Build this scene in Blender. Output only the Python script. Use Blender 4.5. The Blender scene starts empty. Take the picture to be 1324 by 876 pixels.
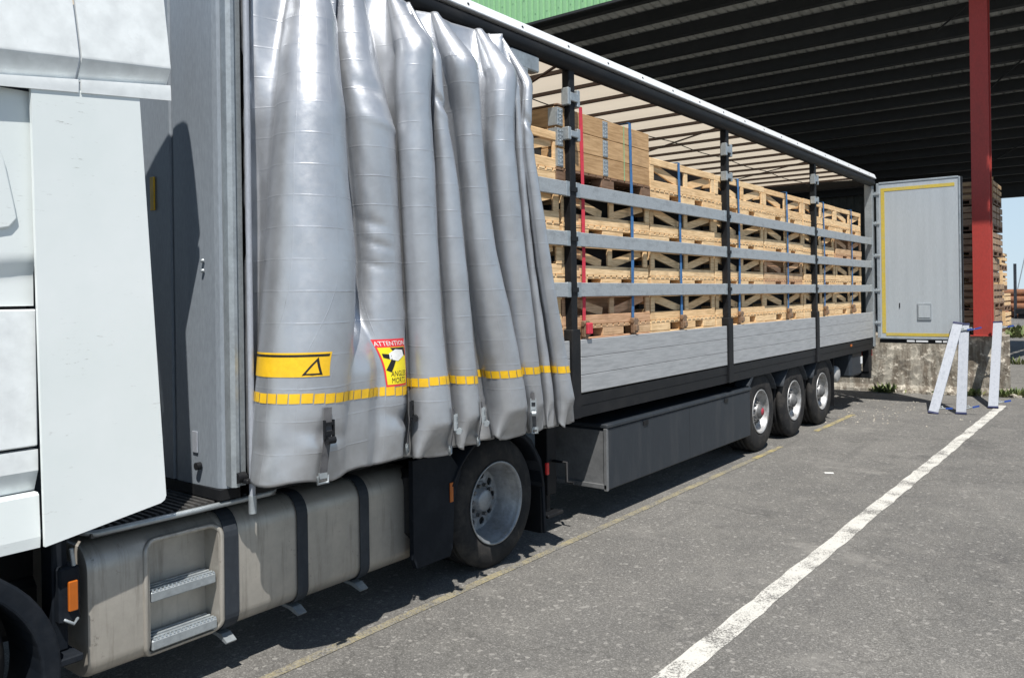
import bpy, bmesh, math, random
from mathutils import Vector, Matrix
S = bpy.context.scene
col = S.collection
rnd = random.Random(7)
PI = math.pi
# ------------------------------------------------------------------ camera
F_PX = 1046.0
TH = math.atan(806 / F_PX); RO = math.radians(0.8)
Fw = Vector((-math.sin(TH), math.cos(TH), 0)); Rt = Vector((math.cos(TH), math.sin(TH), 0)); Up = Vector((0, 0, 1))
cam_d = bpy.data.cameras.new("camera"); cam = bpy.data.objects.new("camera", cam_d); col.objects.link(cam)
r_ = Rt * math.cos(RO) - Up * math.sin(RO); u_ = Rt * math.sin(RO) + Up * math.cos(RO)
M = Matrix((r_, u_, -Fw)).transposed().to_4x4(); M.translation = Vector((3.88, -2.53, 2.1))
cam.matrix_world = M
cam_d.sensor_fit = 'HORIZONTAL'; cam_d.sensor_width = 36; cam_d.lens = F_PX / 1324 * 36
cam_d.shift_y = -55.7 / 1324; cam_d.clip_start = 0.05; cam_d.clip_end = 3000
S.camera = cam
# ------------------------------------------------------------------ light
sun_dir = Vector((0.375, -0.415, 1.0)).normalized()
W = bpy.data.worlds.new("World"); S.world = W; W.use_nodes = True
nt = W.node_tree; bg = nt.nodes['Background']
sky = nt.nodes.new('ShaderNodeTexSky'); sky.sky_type = 'NISHITA'; sky.sun_disc = False
sky.sun_elevation = math.asin(sun_dir.z); sky.sun_rotation = math.atan2(sun_dir.x, sun_dir.y)
sky.air_density = 1.0; sky.dust_density = 0.05; sky.ozone_density = 2.6
tc_ = nt.nodes.new('ShaderNodeTexCoord'); sx_ = nt.nodes.new('ShaderNodeSeparateXYZ'); nt.links.new(tc_.outputs['Generated'], sx_.inputs[0])
mr_ = nt.nodes.new('ShaderNodeMapRange'); mr_.interpolation_type = 'SMOOTHSTEP'; nt.links.new(sx_.outputs[2], mr_.inputs[0])
for i_, v_ in ((1, 0.02), (2, 0.55), (3, 0.85), (4, 0.10)): mr_.inputs[i_].default_value = v_
mx_ = nt.nodes.new('ShaderNodeMix'); mx_.data_type = 'RGBA'; mx_.inputs[7].default_value = (7.0, 8.9, 10.6, 1)
nt.links.new(mr_.outputs[0], mx_.inputs[0]); nt.links.new(sky.outputs[0], mx_.inputs[6]); nt.links.new(mx_.outputs[2], bg.inputs[0]); bg.inputs[1].default_value = 0.066
sd = bpy.data.lights.new("sun", 'SUN'); sd.energy = 5.0; sd.angle = math.radians(0.5); sd.color = (1, 0.955, 0.89)
so = bpy.data.objects.new("sun", sd); col.objects.link(so)
so.rotation_euler = (-sun_dir).to_track_quat('-Z', 'Y').to_euler()
S.view_settings.view_transform = 'Standard'; S.view_settings.look = 'None'
S.view_settings.exposure = 0.40; S.view_settings.gamma = 1
# ------------------------------------------------------------------ materials
def new_mat(name):
    m = bpy.data.materials.new(name); m.use_nodes = True
    return m, m.node_tree, m.node_tree.nodes['Principled BSDF']
def N(t, kind, **kw):
    n = t.nodes.new(kind)
    for k, v in kw.items():
        if k.startswith('i_'): n.inputs[k[2:].replace('_', ' ')].default_value = v
        else: setattr(n, k, v)
    return n
def ramp(t, src, stops):
    r = t.nodes.new('ShaderNodeValToRGB'); e = r.color_ramp.elements
    while len(e) < len(stops): e.new(0.5)
    for i, (p, c) in enumerate(stops):
        e[i].position = p; e[i].color = (*c, 1) if len(c) == 3 else c
    t.links.new(src, r.inputs[0]); return r.outputs[0]
def mixc(t, fac, a, b, mode='MIX'):
    n = t.nodes.new('ShaderNodeMix'); n.data_type = 'RGBA'; n.blend_type = mode
    for idx, v in ((0, fac), (6, a), (7, b)):
        if hasattr(v, 'is_linked') or hasattr(v, 'links'): t.links.new(v, n.inputs[idx])
        else: n.inputs[idx].default_value = v if idx == 0 else ((*v, 1) if len(v) == 3 else v)
    return n.outputs[2]
def coords(t, scale=(1, 1, 1), kind='Object'):
    c = t.nodes.new('ShaderNodeTexCoord'); m = t.nodes.new('ShaderNodeMapping'); m.inputs['Scale'].default_value = scale
    t.links.new(c.outputs[kind], m.inputs[0]); return m.outputs[0]
def noise(t, vec, scale, detail=4, rough=0.6):
    n = N(t, 'ShaderNodeTexNoise'); n.inputs['Scale'].default_value = scale; n.inputs['Detail'].default_value = detail
    n.inputs['Roughness'].default_value = rough; t.links.new(vec, n.inputs['Vector']); return n.outputs['Fac']
def bump(t, bs, h, strength=0.3, dist=0.01):
    b = N(t, 'ShaderNodeBump'); b.inputs['Strength'].default_value = strength; b.inputs['Distance'].default_value = dist
    t.links.new(h, b.inputs['Height']); t.links.new(b.outputs[0], bs.inputs['Normal']); return b
def dirty(name, c, c2, rough=0.5, metal=0.0, scale=3.0, stretch=(1, 1, 1), lo=0.45, hi=0.7, bumps=0.1, spec=0.5, fine=40):
    """paint or metal of colour c with worn or dirty patches of colour c2"""
    m, t, b = new_mat(name); v = coords(t, stretch)
    n1 = noise(t, v, scale, 6, 0.65)
    f = ramp(t, n1, [(lo, (0, 0, 0)), (hi, (1, 1, 1))])
    cc = mixc(t, f, c, c2); n2 = noise(t, v, fine, 3)
    f2 = ramp(t, n2, [(0.3, (0.88,) * 3), (0.7, (1.08,) * 3)])
    cc = mixc(t, 1.0, cc, f2, 'MULTIPLY')
    t.links.new(cc, b.inputs['Base Color']); b.inputs['Metallic'].default_value = metal
    rr = N(t, 'ShaderNodeMapRange'); rr.inputs[3].default_value = rough * 0.8; rr.inputs[4].default_value = min(1, rough * 1.35)
    t.links.new(n1, rr.inputs[0]); t.links.new(rr.outputs[0], b.inputs['Roughness'])
    b.inputs['Specular IOR Level'].default_value = spec
    if bumps: bump(t, b, n2, bumps, 0.004)
    return m
def plain(name, c, rough=0.5, metal=0.0, emit=0):
    m, t, b = new_mat(name)
    n2 = noise(t, coords(t), 25, 3); f2 = ramp(t, n2, [(0.3, (0.92,) * 3), (0.7, (1.06,) * 3)])
    t.links.new(mixc(t, 1.0, c, f2, 'MULTIPLY'), b.inputs['Base Color'])
    b.inputs['Roughness'].default_value = rough; b.inputs['Metallic'].default_value = metal
    return m
def wood(name, a, b_, dark, rough=0.75, grime=0.5):
    m, t, b = new_mat(name)
    info = t.nodes.new('ShaderNodeObjectInfo')
    base = ramp(t, info.outputs['Random'], [(0.0, a), (0.55, tuple((x + y) / 2 for x, y in zip(a, b_))), (0.8, b_), (1.0, a)])
    c = t.nodes.new('ShaderNodeTexCoord'); ad = t.nodes.new('ShaderNodeVectorMath'); ad.operation = 'ADD'
    cb = t.nodes.new('ShaderNodeCombineXYZ'); mu = t.nodes.new('ShaderNodeMath'); mu.operation = 'MULTIPLY'; mu.inputs[1].default_value = 37
    t.links.new(info.outputs['Random'], mu.inputs[0]); t.links.new(mu.outputs[0], cb.inputs[0]); t.links.new(mu.outputs[0], cb.inputs[1])
    t.links.new(c.outputs['Object'], ad.inputs[0]); t.links.new(cb.outputs[0], ad.inputs[1])
    mp = t.nodes.new('ShaderNodeMapping'); mp.inputs['Scale'].default_value = (3, 2.2, 26); t.links.new(ad.outputs[0], mp.inputs[0])
    g = noise(t, mp.outputs[0], 2.2, 5, 0.6); gr = ramp(t, g, [(0.35, (0.72, 0.68, 0.62)), (0.62, (1.05, 1.05, 1.05))])
    cc = mixc(t, 1.0, base, gr, 'MULTIPLY')
    st = noise(t, ad.outputs[0], 3.5, 5, 0.7); sf = ramp(t, st, [(0.55, (0, 0, 0)), (0.8, (grime,) * 3)])
    cc = mixc(t, sf, cc, dark)
    t.links.new(cc, b.inputs['Base Color']); b.inputs['Roughness'].default_value = rough
    b.inputs['Specular IOR Level'].default_value = 0.25
    bump(t, b, g, 0.35, 0.004); return m
MT = {}
MT['pine'] = wood('pine_wood', (0.84, 0.62, 0.37), (0.78, 0.53, 0.29), (0.20, 0.13, 0.08), grime=0.5)
MT['oldwood'] = wood('weathered_wood', (0.40, 0.27, 0.15), (0.50, 0.35, 0.20), (0.10, 0.06, 0.04), grime=0.8)
MT['tanwood'] = wood('tan_crate_wood', (0.62, 0.43, 0.26), (0.58, 0.34, 0.21), (0.22, 0.13, 0.09), grime=0.7)
MT['collar'] = wood('brown_collar_wood', (0.56, 0.37, 0.20), (0.46, 0.29, 0.15), (0.20, 0.12, 0.07), grime=0.6)
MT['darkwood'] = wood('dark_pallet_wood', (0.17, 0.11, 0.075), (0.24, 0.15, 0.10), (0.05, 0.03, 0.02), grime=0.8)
MT['crateold'] = wood('old_crate_wood', (0.42, 0.30, 0.20), (0.30, 0.21, 0.15), (0.08, 0.06, 0.05), grime=0.8)
MT['white'] = dirty('white_cab_paint', (0.755, 0.79, 0.795), (0.745, 0.78, 0.785), 0.25, 0, 1.0, (1, 1, 1), 0.5, 0.9, 0.0, 0.5, 9)
def scuffed():
    m, t, b = new_mat('scuffed_white_plastic')
    v = coords(t, (1, 9, 46)); n1 = noise(t, v, 1.5, 6, 0.7); f = ramp(t, n1, [(0.60, (0, 0, 0)), (0.72, (1, 1, 1))])
    v2 = coords(t, (1, 1, 1)); n2 = noise(t, v2, 4.5, 4, 0.6); f2 = ramp(t, n2, [(0.52, (0, 0, 0)), (0.64, (0.95, 0.95, 0.95))])
    ff = mixc(t, 1.0, f, f2, 'MULTIPLY')
    n3 = noise(t, v2, 1.2, 5, 0.6); base = mixc(t, ramp(t, n3, [(0.35, (0, 0, 0)), (0.75, (1, 1, 1))]), (0.75, 0.79, 0.79), (0.66, 0.72, 0.71))
    t.links.new(mixc(t, ff, base, (0.20, 0.19, 0.17)), b.inputs['Base Color'])
    b.inputs['Roughness'].default_value = 0.35; bump(t, b, n1, 0.05, 0.004); return m
MT['scuff'] = scuffed()
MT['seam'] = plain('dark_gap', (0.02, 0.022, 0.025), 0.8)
MT['bulk'] = dirty('grey_bulkhead_paint', (0.25, 0.285, 0.325), (0.22, 0.25, 0.285), 0.42, 0.15, 2.2, (2, 2, 0.5), 0.45, 0.85, 0.03)
MT['galv'] = dirty('galvanised_steel', (0.42, 0.46, 0.48), (0.30, 0.33, 0.35), 0.42, 0.55, 7, (1, 1, 1), 0.35, 0.7, 0.1)
MT['alu'] = dirty('scuffed_aluminium_board', (0.46, 0.47, 0.48), (0.33, 0.34, 0.35), 0.5, 0.35, 5, (1, 0.6, 8), 0.42, 0.7, 0.12)
MT['slat'] = dirty('grey_aluminium_slat', (0.40, 0.43, 0.45), (0.27, 0.29, 0.31), 0.5, 0.35, 7, (1, 1, 2), 0.5, 0.75, 0.1)
MT['brightalu'] = dirty('bright_aluminium', (0.35, 0.375, 0.42), (0.25, 0.275, 0.32), 0.55, 0.25, 8, (3, 3, 1), 0.5, 0.8, 0.05)
MT['black'] = dirty('black_painted_steel', (0.010, 0.011, 0.013), (0.020, 0.020, 0.021), 0.5, 0, 5, bumps=0.05, spec=0.2)
MT['slate'] = dirty('dark_slate_plastic', (0.030, 0.036, 0.045), (0.065, 0.07, 0.075), 0.55, 0, 4, (1, 1, 0.5), 0.5, 0.8, 0.08, 0.25)
MT['navy'] = dirty('dark_blue_grey_plastic', (0.007, 0.010, 0.015), (0.018, 0.021, 0.026), 0.6, 0, 4, bumps=0.06, spec=0.15)
MT['box'] = dirty('pallet_box_steel', (0.024, 0.030, 0.038), (0.050, 0.053, 0.058), 0.45, 0.0, 3, (2, 2, 0.3), 0.5, 0.8, 0.04, 0.3)
MT['boxend'] = dirty('grey_box_end_panel', (0.16, 0.165, 0.17), (0.11, 0.115, 0.12), 0.5, 0.2, 4, bumps=0.04)
MT['rail'] = dirty('white_roof_rail_paint', (0.80, 0.82, 0.84), (0.62, 0.64, 0.66), 0.35, 0.1, 6, (1, 0.4, 3), 0.55, 0.85, 0.03)
MT['rubber'] = dirty('tyre_rubber', (0.018, 0.018, 0.019), (0.050, 0.046, 0.042), 0.85, 0, 6, bumps=0.2, spec=0.25)
MT['rim'] = dirty('silver_rim', (0.38, 0.385, 0.39), (0.17, 0.16, 0.15), 0.45, 0.4, 12, bumps=0.05)
MT['rimdark'] = dirty('dusty_rim', (0.30, 0.32, 0.34), (0.19, 0.2, 0.21), 0.45, 0.5, 7, bumps=0.05)
MT['hub'] = dirty('dusty_hub', (0.16, 0.16, 0.16), (0.08, 0.08, 0.08), 0.6, 0.4, 20)
MT['redhub'] = dirty('red_hub_cap', (0.35, 0.03, 0.05), (0.2, 0.03, 0.04), 0.5, 0, 20)
MT['orange'] = plain('amber_lens', (0.40, 0.10, 0.008), 0.25)
MT['redlens'] = plain('red_lens', (0.55, 0.02, 0.02), 0.25)
MT['yellow'] = dirty('yellow_reflective_tape', (0.83, 0.50, 0.015), (0.70, 0.42, 0.02), 0.42, 0, 10, bumps=0.03)
MT['tapeold'] = dirty('faded_yellow_tape', (0.54, 0.41, 0.06), (0.46, 0.37, 0.12), 0.5, 0, 10, bumps=0.03)
MT['ink'] = plain('black_print', (0.012, 0.012, 0.012), 0.5)
MT['redprint'] = plain('red_print', (0.72, 0.04, 0.05), 0.45)
MT['yelprint'] = plain('yellow_print', (0.88, 0.72, 0.02), 0.45)
MT['whiteprint'] = plain('white_print', (0.82, 0.82, 0.8), 0.45)
MT['strapred'] = dirty('red_webbing', (0.62, 0.04, 0.07), (0.42, 0.03, 0.05), 0.8, 0, 20, bumps=0.2)
MT['strapblue'] = dirty('blue_webbing', (0.05, 0.17, 0.38), (0.03, 0.09, 0.22), 0.8, 0, 20, bumps=0.2)
MT['strapgrey'] = dirty('grey_webbing', (0.10, 0.10, 0.105), (0.05, 0.05, 0.055), 0.85, 0, 20, bumps=0.2)
MT['ratchet'] = dirty('rusty_ratchet', (0.30, 0.20, 0.13), (0.16, 0.10, 0.07), 0.5, 0.5, 30)
MT['bluecap'] = plain('blue_plastic', (0.02, 0.07, 0.32), 0.4)
MT['navycap'] = plain('navy_plastic', (0.012, 0.018, 0.07), 0.45)
MT['redsteel'] = dirty('red_painted_column', (0.38, 0.042, 0.032), (0.28, 0.045, 0.036), 0.5, 0, 3, (1, 1, 0.4), 0.5, 0.8, 0.06)
MT['door'] = dirty('grey_door_skin', (0.42, 0.46, 0.49), (0.35, 0.385, 0.415), 0.45, 0.1, 1.6, (5, 5, 0.3), 0.42, 0.85, 0.04)
MT['doorframe'] = dirty('door_edge_profile', (0.38, 0.42, 0.45), (0.26, 0.30, 0.33), 0.4, 0.4, 6, bumps=0.04)
MT['greensheet'] = dirty('green_cladding', (0.26, 0.50, 0.26), (0.20, 0.42, 0.22), 0.5, 0, 2, (2, 2, 0.3), 0.5, 0.85, 0.02)
MT['roofsheet'] = dirty('dusty_roof_sheet', (0.42, 0.44, 0.42), (0.30, 0.32, 0.31), 0.7, 0, 3, bumps=0.03)
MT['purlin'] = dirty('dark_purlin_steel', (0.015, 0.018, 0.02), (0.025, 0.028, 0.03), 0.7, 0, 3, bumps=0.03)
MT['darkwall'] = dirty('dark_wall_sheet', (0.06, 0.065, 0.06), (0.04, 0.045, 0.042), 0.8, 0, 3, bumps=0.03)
MT['bow'] = plain('roof_bow_steel', (0.09, 0.06, 0.05), 0.6)
MT['bag'] = dirty('white_air_tank', (0.42, 0.42, 0.41), (0.28, 0.28, 0.27), 0.5, 0.2, 6)
MT['floor'] = dirty('trailer_floor_board', (0.07, 0.05, 0.035), (0.05, 0.04, 0.03), 0.8, 0, 5)
MT['leaf'] = dirty('weed_leaf', (0.10, 0.14, 0.045), (0.19, 0.18, 0.07), 0.6, 0, 9, bumps=0)
MT['rust'] = dirty('rusty_pipe', (0.24, 0.10, 0.045), (0.13, 0.06, 0.035), 0.7, 0.1, 3)
MT['grating'] = dirty('ribbed_black_plate', (0.06, 0.06, 0.06), (0.12, 0.115, 0.11), 0.5, 0.2, 9)
def vinyl():
    m, t, b = new_mat('silver_vinyl')
    c = t.nodes.new('ShaderNodeTexCoord'); sp = t.nodes.new('ShaderNodeSeparateXYZ'); t.links.new(c.outputs['UV'], sp.inputs[0])
    # distort the weld grid a little
    nv = N(t, 'ShaderNodeTexNoise'); nv.inputs['Scale'].default_value = 3.0; t.links.new(c.outputs['UV'], nv.inputs['Vector'])
    def lines(out, period, w):
        a = t.nodes.new('ShaderNodeMath'); a.operation = 'MULTIPLY_ADD'; t.links.new(nv.outputs['Fac'], a.inputs[0]); a.inputs[1].default_value = 0.02; t.links.new(out, a.inputs[2])
        d = t.nodes.new('ShaderNodeMath'); d.operation = 'DIVIDE'; t.links.new(a.outputs[0], d.inputs[0]); d.inputs[1].default_value = period
        f = t.nodes.new('ShaderNodeMath'); f.operation = 'FRACT'; t.links.new(d.outputs[0], f.inputs[0])
        s = t.nodes.new('ShaderNodeMath'); s.operation = 'SUBTRACT'; t.links.new(f.outputs[0], s.inputs[0]); s.inputs[1].default_value = 0.5
        ab = t.nodes.new('ShaderNodeMath'); ab.operation = 'ABSOLUTE'; t.links.new(s.outputs[0], ab.inputs[0])
        mr = N(t, 'ShaderNodeMapRange'); mr.interpolation_type = 'SMOOTHSTEP'; mr.inputs[1].default_value = 0; mr.inputs[2].default_value = w / period
        mr.inputs[3].default_value = 1; mr.inputs[4].default_value = 0; t.links.new(ab.outputs[0], mr.inputs[0]); return mr.outputs[0]
    h = lines(sp.outputs[1], 0.172, 0.007); v = lines(sp.outputs[0], 0.235, 0.005)
    mx = t.nodes.new('ShaderNodeMath'); mx.operation = 'MAXIMUM'; t.links.new(h, mx.inputs[0]); t.links.new(v, mx.inputs[1])
    ob = coords(t, (1, 1, 1)); n1 = noise(t, ob, 5, 5, 0.6); n2 = noise(t, ob, 22, 3)
    msk = ramp(t, n1, [(0.35, (0.05,) * 3), (0.65, (1,) * 3)])
    gm = t.nodes.new('ShaderNodeMath'); gm.operation = 'MULTIPLY'; t.links.new(mx.outputs[0], gm.inputs[0]); t.links.new(msk, gm.inputs[1])
    hh = t.nodes.new('ShaderNodeMath'); hh.operation = 'MULTIPLY_ADD'; t.links.new(n1, hh.inputs[0]); hh.inputs[1].default_value = 1.6; t.links.new(gm.outputs[0], hh.inputs[2])
    base = mixc(t, ramp(t, n1, [(0.4, (0, 0, 0)), (0.8, (1, 1, 1))]), (0.53, 0.55, 0.58), (0.42, 0.435, 0.46))
    # road dirt near the hem
    so_ = t.nodes.new('ShaderNodeSeparateXYZ'); t.links.new(ob, so_.inputs[0])
    mr = N(t, 'ShaderNodeMapRange'); mr.inputs[1].default_value = 1.45; mr.inputs[2].default_value = 1.05; t.links.new(so_.outputs[2], mr.inputs[0])
    ml = t.nodes.new('ShaderNodeMath'); ml.operation = 'MULTIPLY'; t.links.new(mr.outputs[0], ml.inputs[0]); t.links.new(ramp(t, n1, [(0.3, (0.1,) * 3), (0.7, (0.75,) * 3)]), ml.inputs[1])
    base = mixc(t, ml.outputs[0], base, (0.30, 0.30, 0.29))
    t.links.new(base, b.inputs['Base Color']); b.inputs['Metallic'].default_value = 0.70
    t.links.new(ramp(t, n2, [(0.3, (0.36,) * 3), (0.7, (0.46,) * 3)]), b.inputs['Roughness'])
    b.inputs['Specular IOR Level'].default_value = 0.55
    bump(t, b, hh.outputs[0], 0.28, 0.004); return m
MT['vinyl'] = vinyl()
def tankmat():
    m, t, b = new_mat('grimy_tank_aluminium')
    v = coords(t); n1 = noise(t, v, 2.6, 7, 0.7); n2 = noise(t, v, 9, 6, 0.75); n3 = noise(t, coords(t, (1, 8, 8)), 8, 3)
    c = mixc(t, ramp(t, n1, [(0.35, (0, 0, 0)), (0.7, (1, 1, 1))]), (0.47, 0.445, 0.40), (0.35, 0.33, 0.295))
    c = mixc(t, ramp(t, n2, [(0.62, (0, 0, 0)), (0.70, (0.7, 0.7, 0.7))]), c, (0.10, 0.092, 0.08))
    n4 = noise(t, coords(t, (1, 9, .8)), 2.2, 5, 0.7); c = mixc(t, ramp(t, n4, [(0.52, (0, 0, 0)), (0.75, (0.55, 0.55, 0.55))]), c, (0.15, 0.135, 0.115))
    t.links.new(c, b.inputs['Base Color']); b.inputs['Metallic'].default_value = 0.5
    t.links.new(ramp(t, n1, [(0.3, (0.38,) * 3), (0.7, (0.6,) * 3)]), b.inputs['Roughness']); bump(t, b, n2, 0.12, 0.006); return m
MT['tank'] = tankmat()
def asphalt():
    m, t, b = new_mat('asphalt')
    v = coords(t); big = noise(t, v, 0.32, 6, 0.6); mid = noise(t, v, 2.1, 6, 0.65)
    vo = N(t, 'ShaderNodeTexVoronoi'); vo.inputs['Scale'].default_value = 125; t.links.new(v, vo.inputs['Vector'])
    vo2 = N(t, 'ShaderNodeTexVoronoi'); vo2.inputs['Scale'].default_value = 42; t.links.new(v, vo2.inputs['Vector'])
    sp = t.nodes.new('ShaderNodeSeparateXYZ'); t.links.new(vo.outputs['Color'], sp.inputs[0])
    sp2 = t.nodes.new('ShaderNodeSeparateXYZ'); t.links.new(vo2.outputs['Color'], sp2.inputs[0])
    base = mixc(t, ramp(t, big, [(0.35, (0, 0, 0)), (0.65, (1, 1, 1))]), (0.118, 0.115, 0.109), (0.160, 0.155, 0.145))
    base = mixc(t, ramp(t, mid, [(0.42, (0, 0, 0)), (0.75, (0.6, 0.6, 0.6))]), base, (0.19, 0.183, 0.168))
    st = mixc(t, 1.0, base, ramp(t, sp.outputs[0], [(0, (0.68,) * 3), (0.6, (0.97,) * 3), (0.9, (1.22,) * 3), (1.0, (1.7,) * 3)]), 'MULTIPLY')
    st = mixc(t, ramp(t, sp2.outputs[1], [(0.955, (0, 0, 0)), (0.97, (0.6, 0.6, 0.6))]), st, (0.30, 0.29, 0.27))
    # dark oil and tyre streaks running with the lane
    sv = coords(t, (1.6, 0.11, 1)); s1 = noise(t, sv, 1.5, 5, 0.6)
    st = mixc(t, ramp(t, s1, [(0.56, (0, 0, 0)), (0.75, (0.55, 0.55, 0.55))]), st, (0.080, 0.078, 0.075))
    pv = N(t, 'ShaderNodeTexNoise'); pv.inputs['Scale'].default_value = 0.75; pv.inputs['Detail'].default_value = 8; pv.inputs['Roughness'].default_value = 0.75; t.links.new(v, pv.inputs['Vector'])
    st = mixc(t, ramp(t, pv.outputs['Fac'], [(0.55, (0, 0, 0)), (0.66, (0.5, 0.5, 0.5))]), st, (0.26, 0.25, 0.23))
    st = mixc(t, ramp(t, pv.outputs['Fac'], [(0.33, (0.6, 0.6, 0.6)), (0.42, (0, 0, 0))]), st, (0.062, 0.061, 0.060))
    # hairline cracks
    vc = N(t, 'ShaderNodeTexVoronoi'); vc.feature = 'DISTANCE_TO_EDGE'; vc.inputs['Scale'].default_value = 0.33
    vd = t.nodes.new('ShaderNodeVectorMath'); vd.operation = 'ADD'
    nn = N(t, 'ShaderNodeTexNoise'); nn.inputs['Scale'].default_value = 1.8; nn.inputs['Detail'].default_value = 6; t.links.new(v, nn.inputs['Vector'])
    t.links.new(v, vd.inputs[0]); t.links.new(nn.outputs['Color'], vd.inputs[1]); t.links.new(vd.outputs[0], vc.inputs['Vector'])
    st = mixc(t, ramp(t, vc.outputs['Distance'], [(0.0, (0.32,) * 3), (0.006, (0, 0, 0))]), st, (0.035, 0.035, 0.033))
    t.links.new(st, b.inputs['Base Color']); b.inputs['Roughness'].default_value = 0.88; b.inputs['Specular IOR Level'].default_value = 0.3
    h = t.nodes.new('ShaderNodeMath'); h.operation = 'MULTIPLY_ADD'; t.links.new(mid, h.inputs[0]); h.inputs[1].default_value = 1.5; t.links.new(vo.outputs['Distance'], h.inputs[2])
    bump(t, b, h.outputs[0], 0.5, 0.005); return m
MT['asphalt'] = asphalt()
def roadpaint(name, c, lo, hi):
    m, t, b = new_mat(name); v = coords(t)
    a = noise(t, v, 75, 6, 0.8); g = noise(t, v, 2.6, 5, 0.7)
    ad = t.nodes.new('ShaderNodeMath'); ad.operation = 'MULTIPLY_ADD'; t.links.new(g, ad.inputs[0]); ad.inputs[1].default_value = 0.8; t.links.new(a, ad.inputs[2])
    f = ramp(t, ad.outputs[0], [(lo, (0, 0, 0)), (hi, (1, 1, 1))])
    vo = N(t, 'ShaderNodeTexVoronoi'); vo.inputs['Scale'].default_value = 95; t.links.new(v, vo.inputs['Vector'])
    sp = t.nodes.new('ShaderNodeSeparateXYZ'); t.links.new(vo.outputs['Color'], sp.inputs[0])
    asp = mixc(t, 1.0, (0.135, 0.131, 0.123), ramp(t, sp.outputs[0], [(0, (0.6,) * 3), (1, (1.6,) * 3)]), 'MULTIPLY')
    t.links.new(mixc(t, f, c, asp), b.inputs['Base Color']); b.inputs['Roughness'].default_value = 0.8
    bump(t, b, vo.outputs['Distance'], 0.5, 0.004); return m
MT['lwhite'] = roadpaint('worn_white_road_paint', (0.54, 0.53, 0.49), 0.90, 1.16)
MT['lyellow'] = roadpaint('worn_yellow_road_paint', (0.34, 0.29, 0.15), 0.70, 0.98)
MT['lyellow2'] = roadpaint('fresh_yellow_road_paint', (0.38, 0.31, 0.12), 0.78, 1.04)
def concrete():
    m, t, b = new_mat('stained_concrete'); v = coords(t)
    n1 = noise(t, v, 1.4, 7, 0.7); n2 = noise(t, v, 7, 6, 0.75); n3 = noise(t, coords(t, (3, 3, 0.5)), 1.6, 5, 0.7)
    c = mixc(t, ramp(t, n1, [(0.35, (0, 0, 0)), (0.65, (1, 1, 1))]), (0.30, 0.28, 0.24), (0.40, 0.37, 0.31))
    c = mixc(t, ramp(t, n3, [(0.44, (0, 0, 0)), (0.58, (0.85, 0.85, 0.85))]), c, (0.12, 0.095, 0.07))
    c = mixc(t, ramp(t, n2, [(0.54, (0, 0, 0)), (0.62, (0.9, 0.9, 0.9))]), c, (0.66, 0.61, 0.52))
    c = mixc(t, ramp(t, n2, [(0.30, (0.7, 0.7, 0.7)), (0.40, (0, 0, 0))]), c, (0.13, 0.115, 0.09))
    t.links.new(c, b.inputs['Base Color']); b.inputs['Roughness'].default_value = 0.9
    bump(t, b, n2, 0.9, 0.03); return m
MT['concrete'] = concrete()
def tarp():
    m, t, b = new_mat('translucent_roof_tarpaulin')
    out = t.nodes['Material Output']; tr = t.nodes.new('ShaderNodeBsdfTranslucent'); mx = t.nodes.new('ShaderNodeMixShader')
    n1 = noise(t, coords(t), 1.3, 5); c = mixc(t, n1, (0.72, 0.64, 0.52), (0.62, 0.54, 0.43))
    t.links.new(c, b.inputs['Base Color']); t.links.new(c, tr.inputs['Color']); b.inputs['Roughness'].default_value = 0.7
    mx.inputs[0].default_value = 0.5; t.links.new(b.outputs[0], mx.inputs[1]); t.links.new(tr.outputs[0], mx.inputs[2]); t.links.new(mx.outputs[0], out.inputs[0]); return m
MT['tarp'] = tarp()
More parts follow.
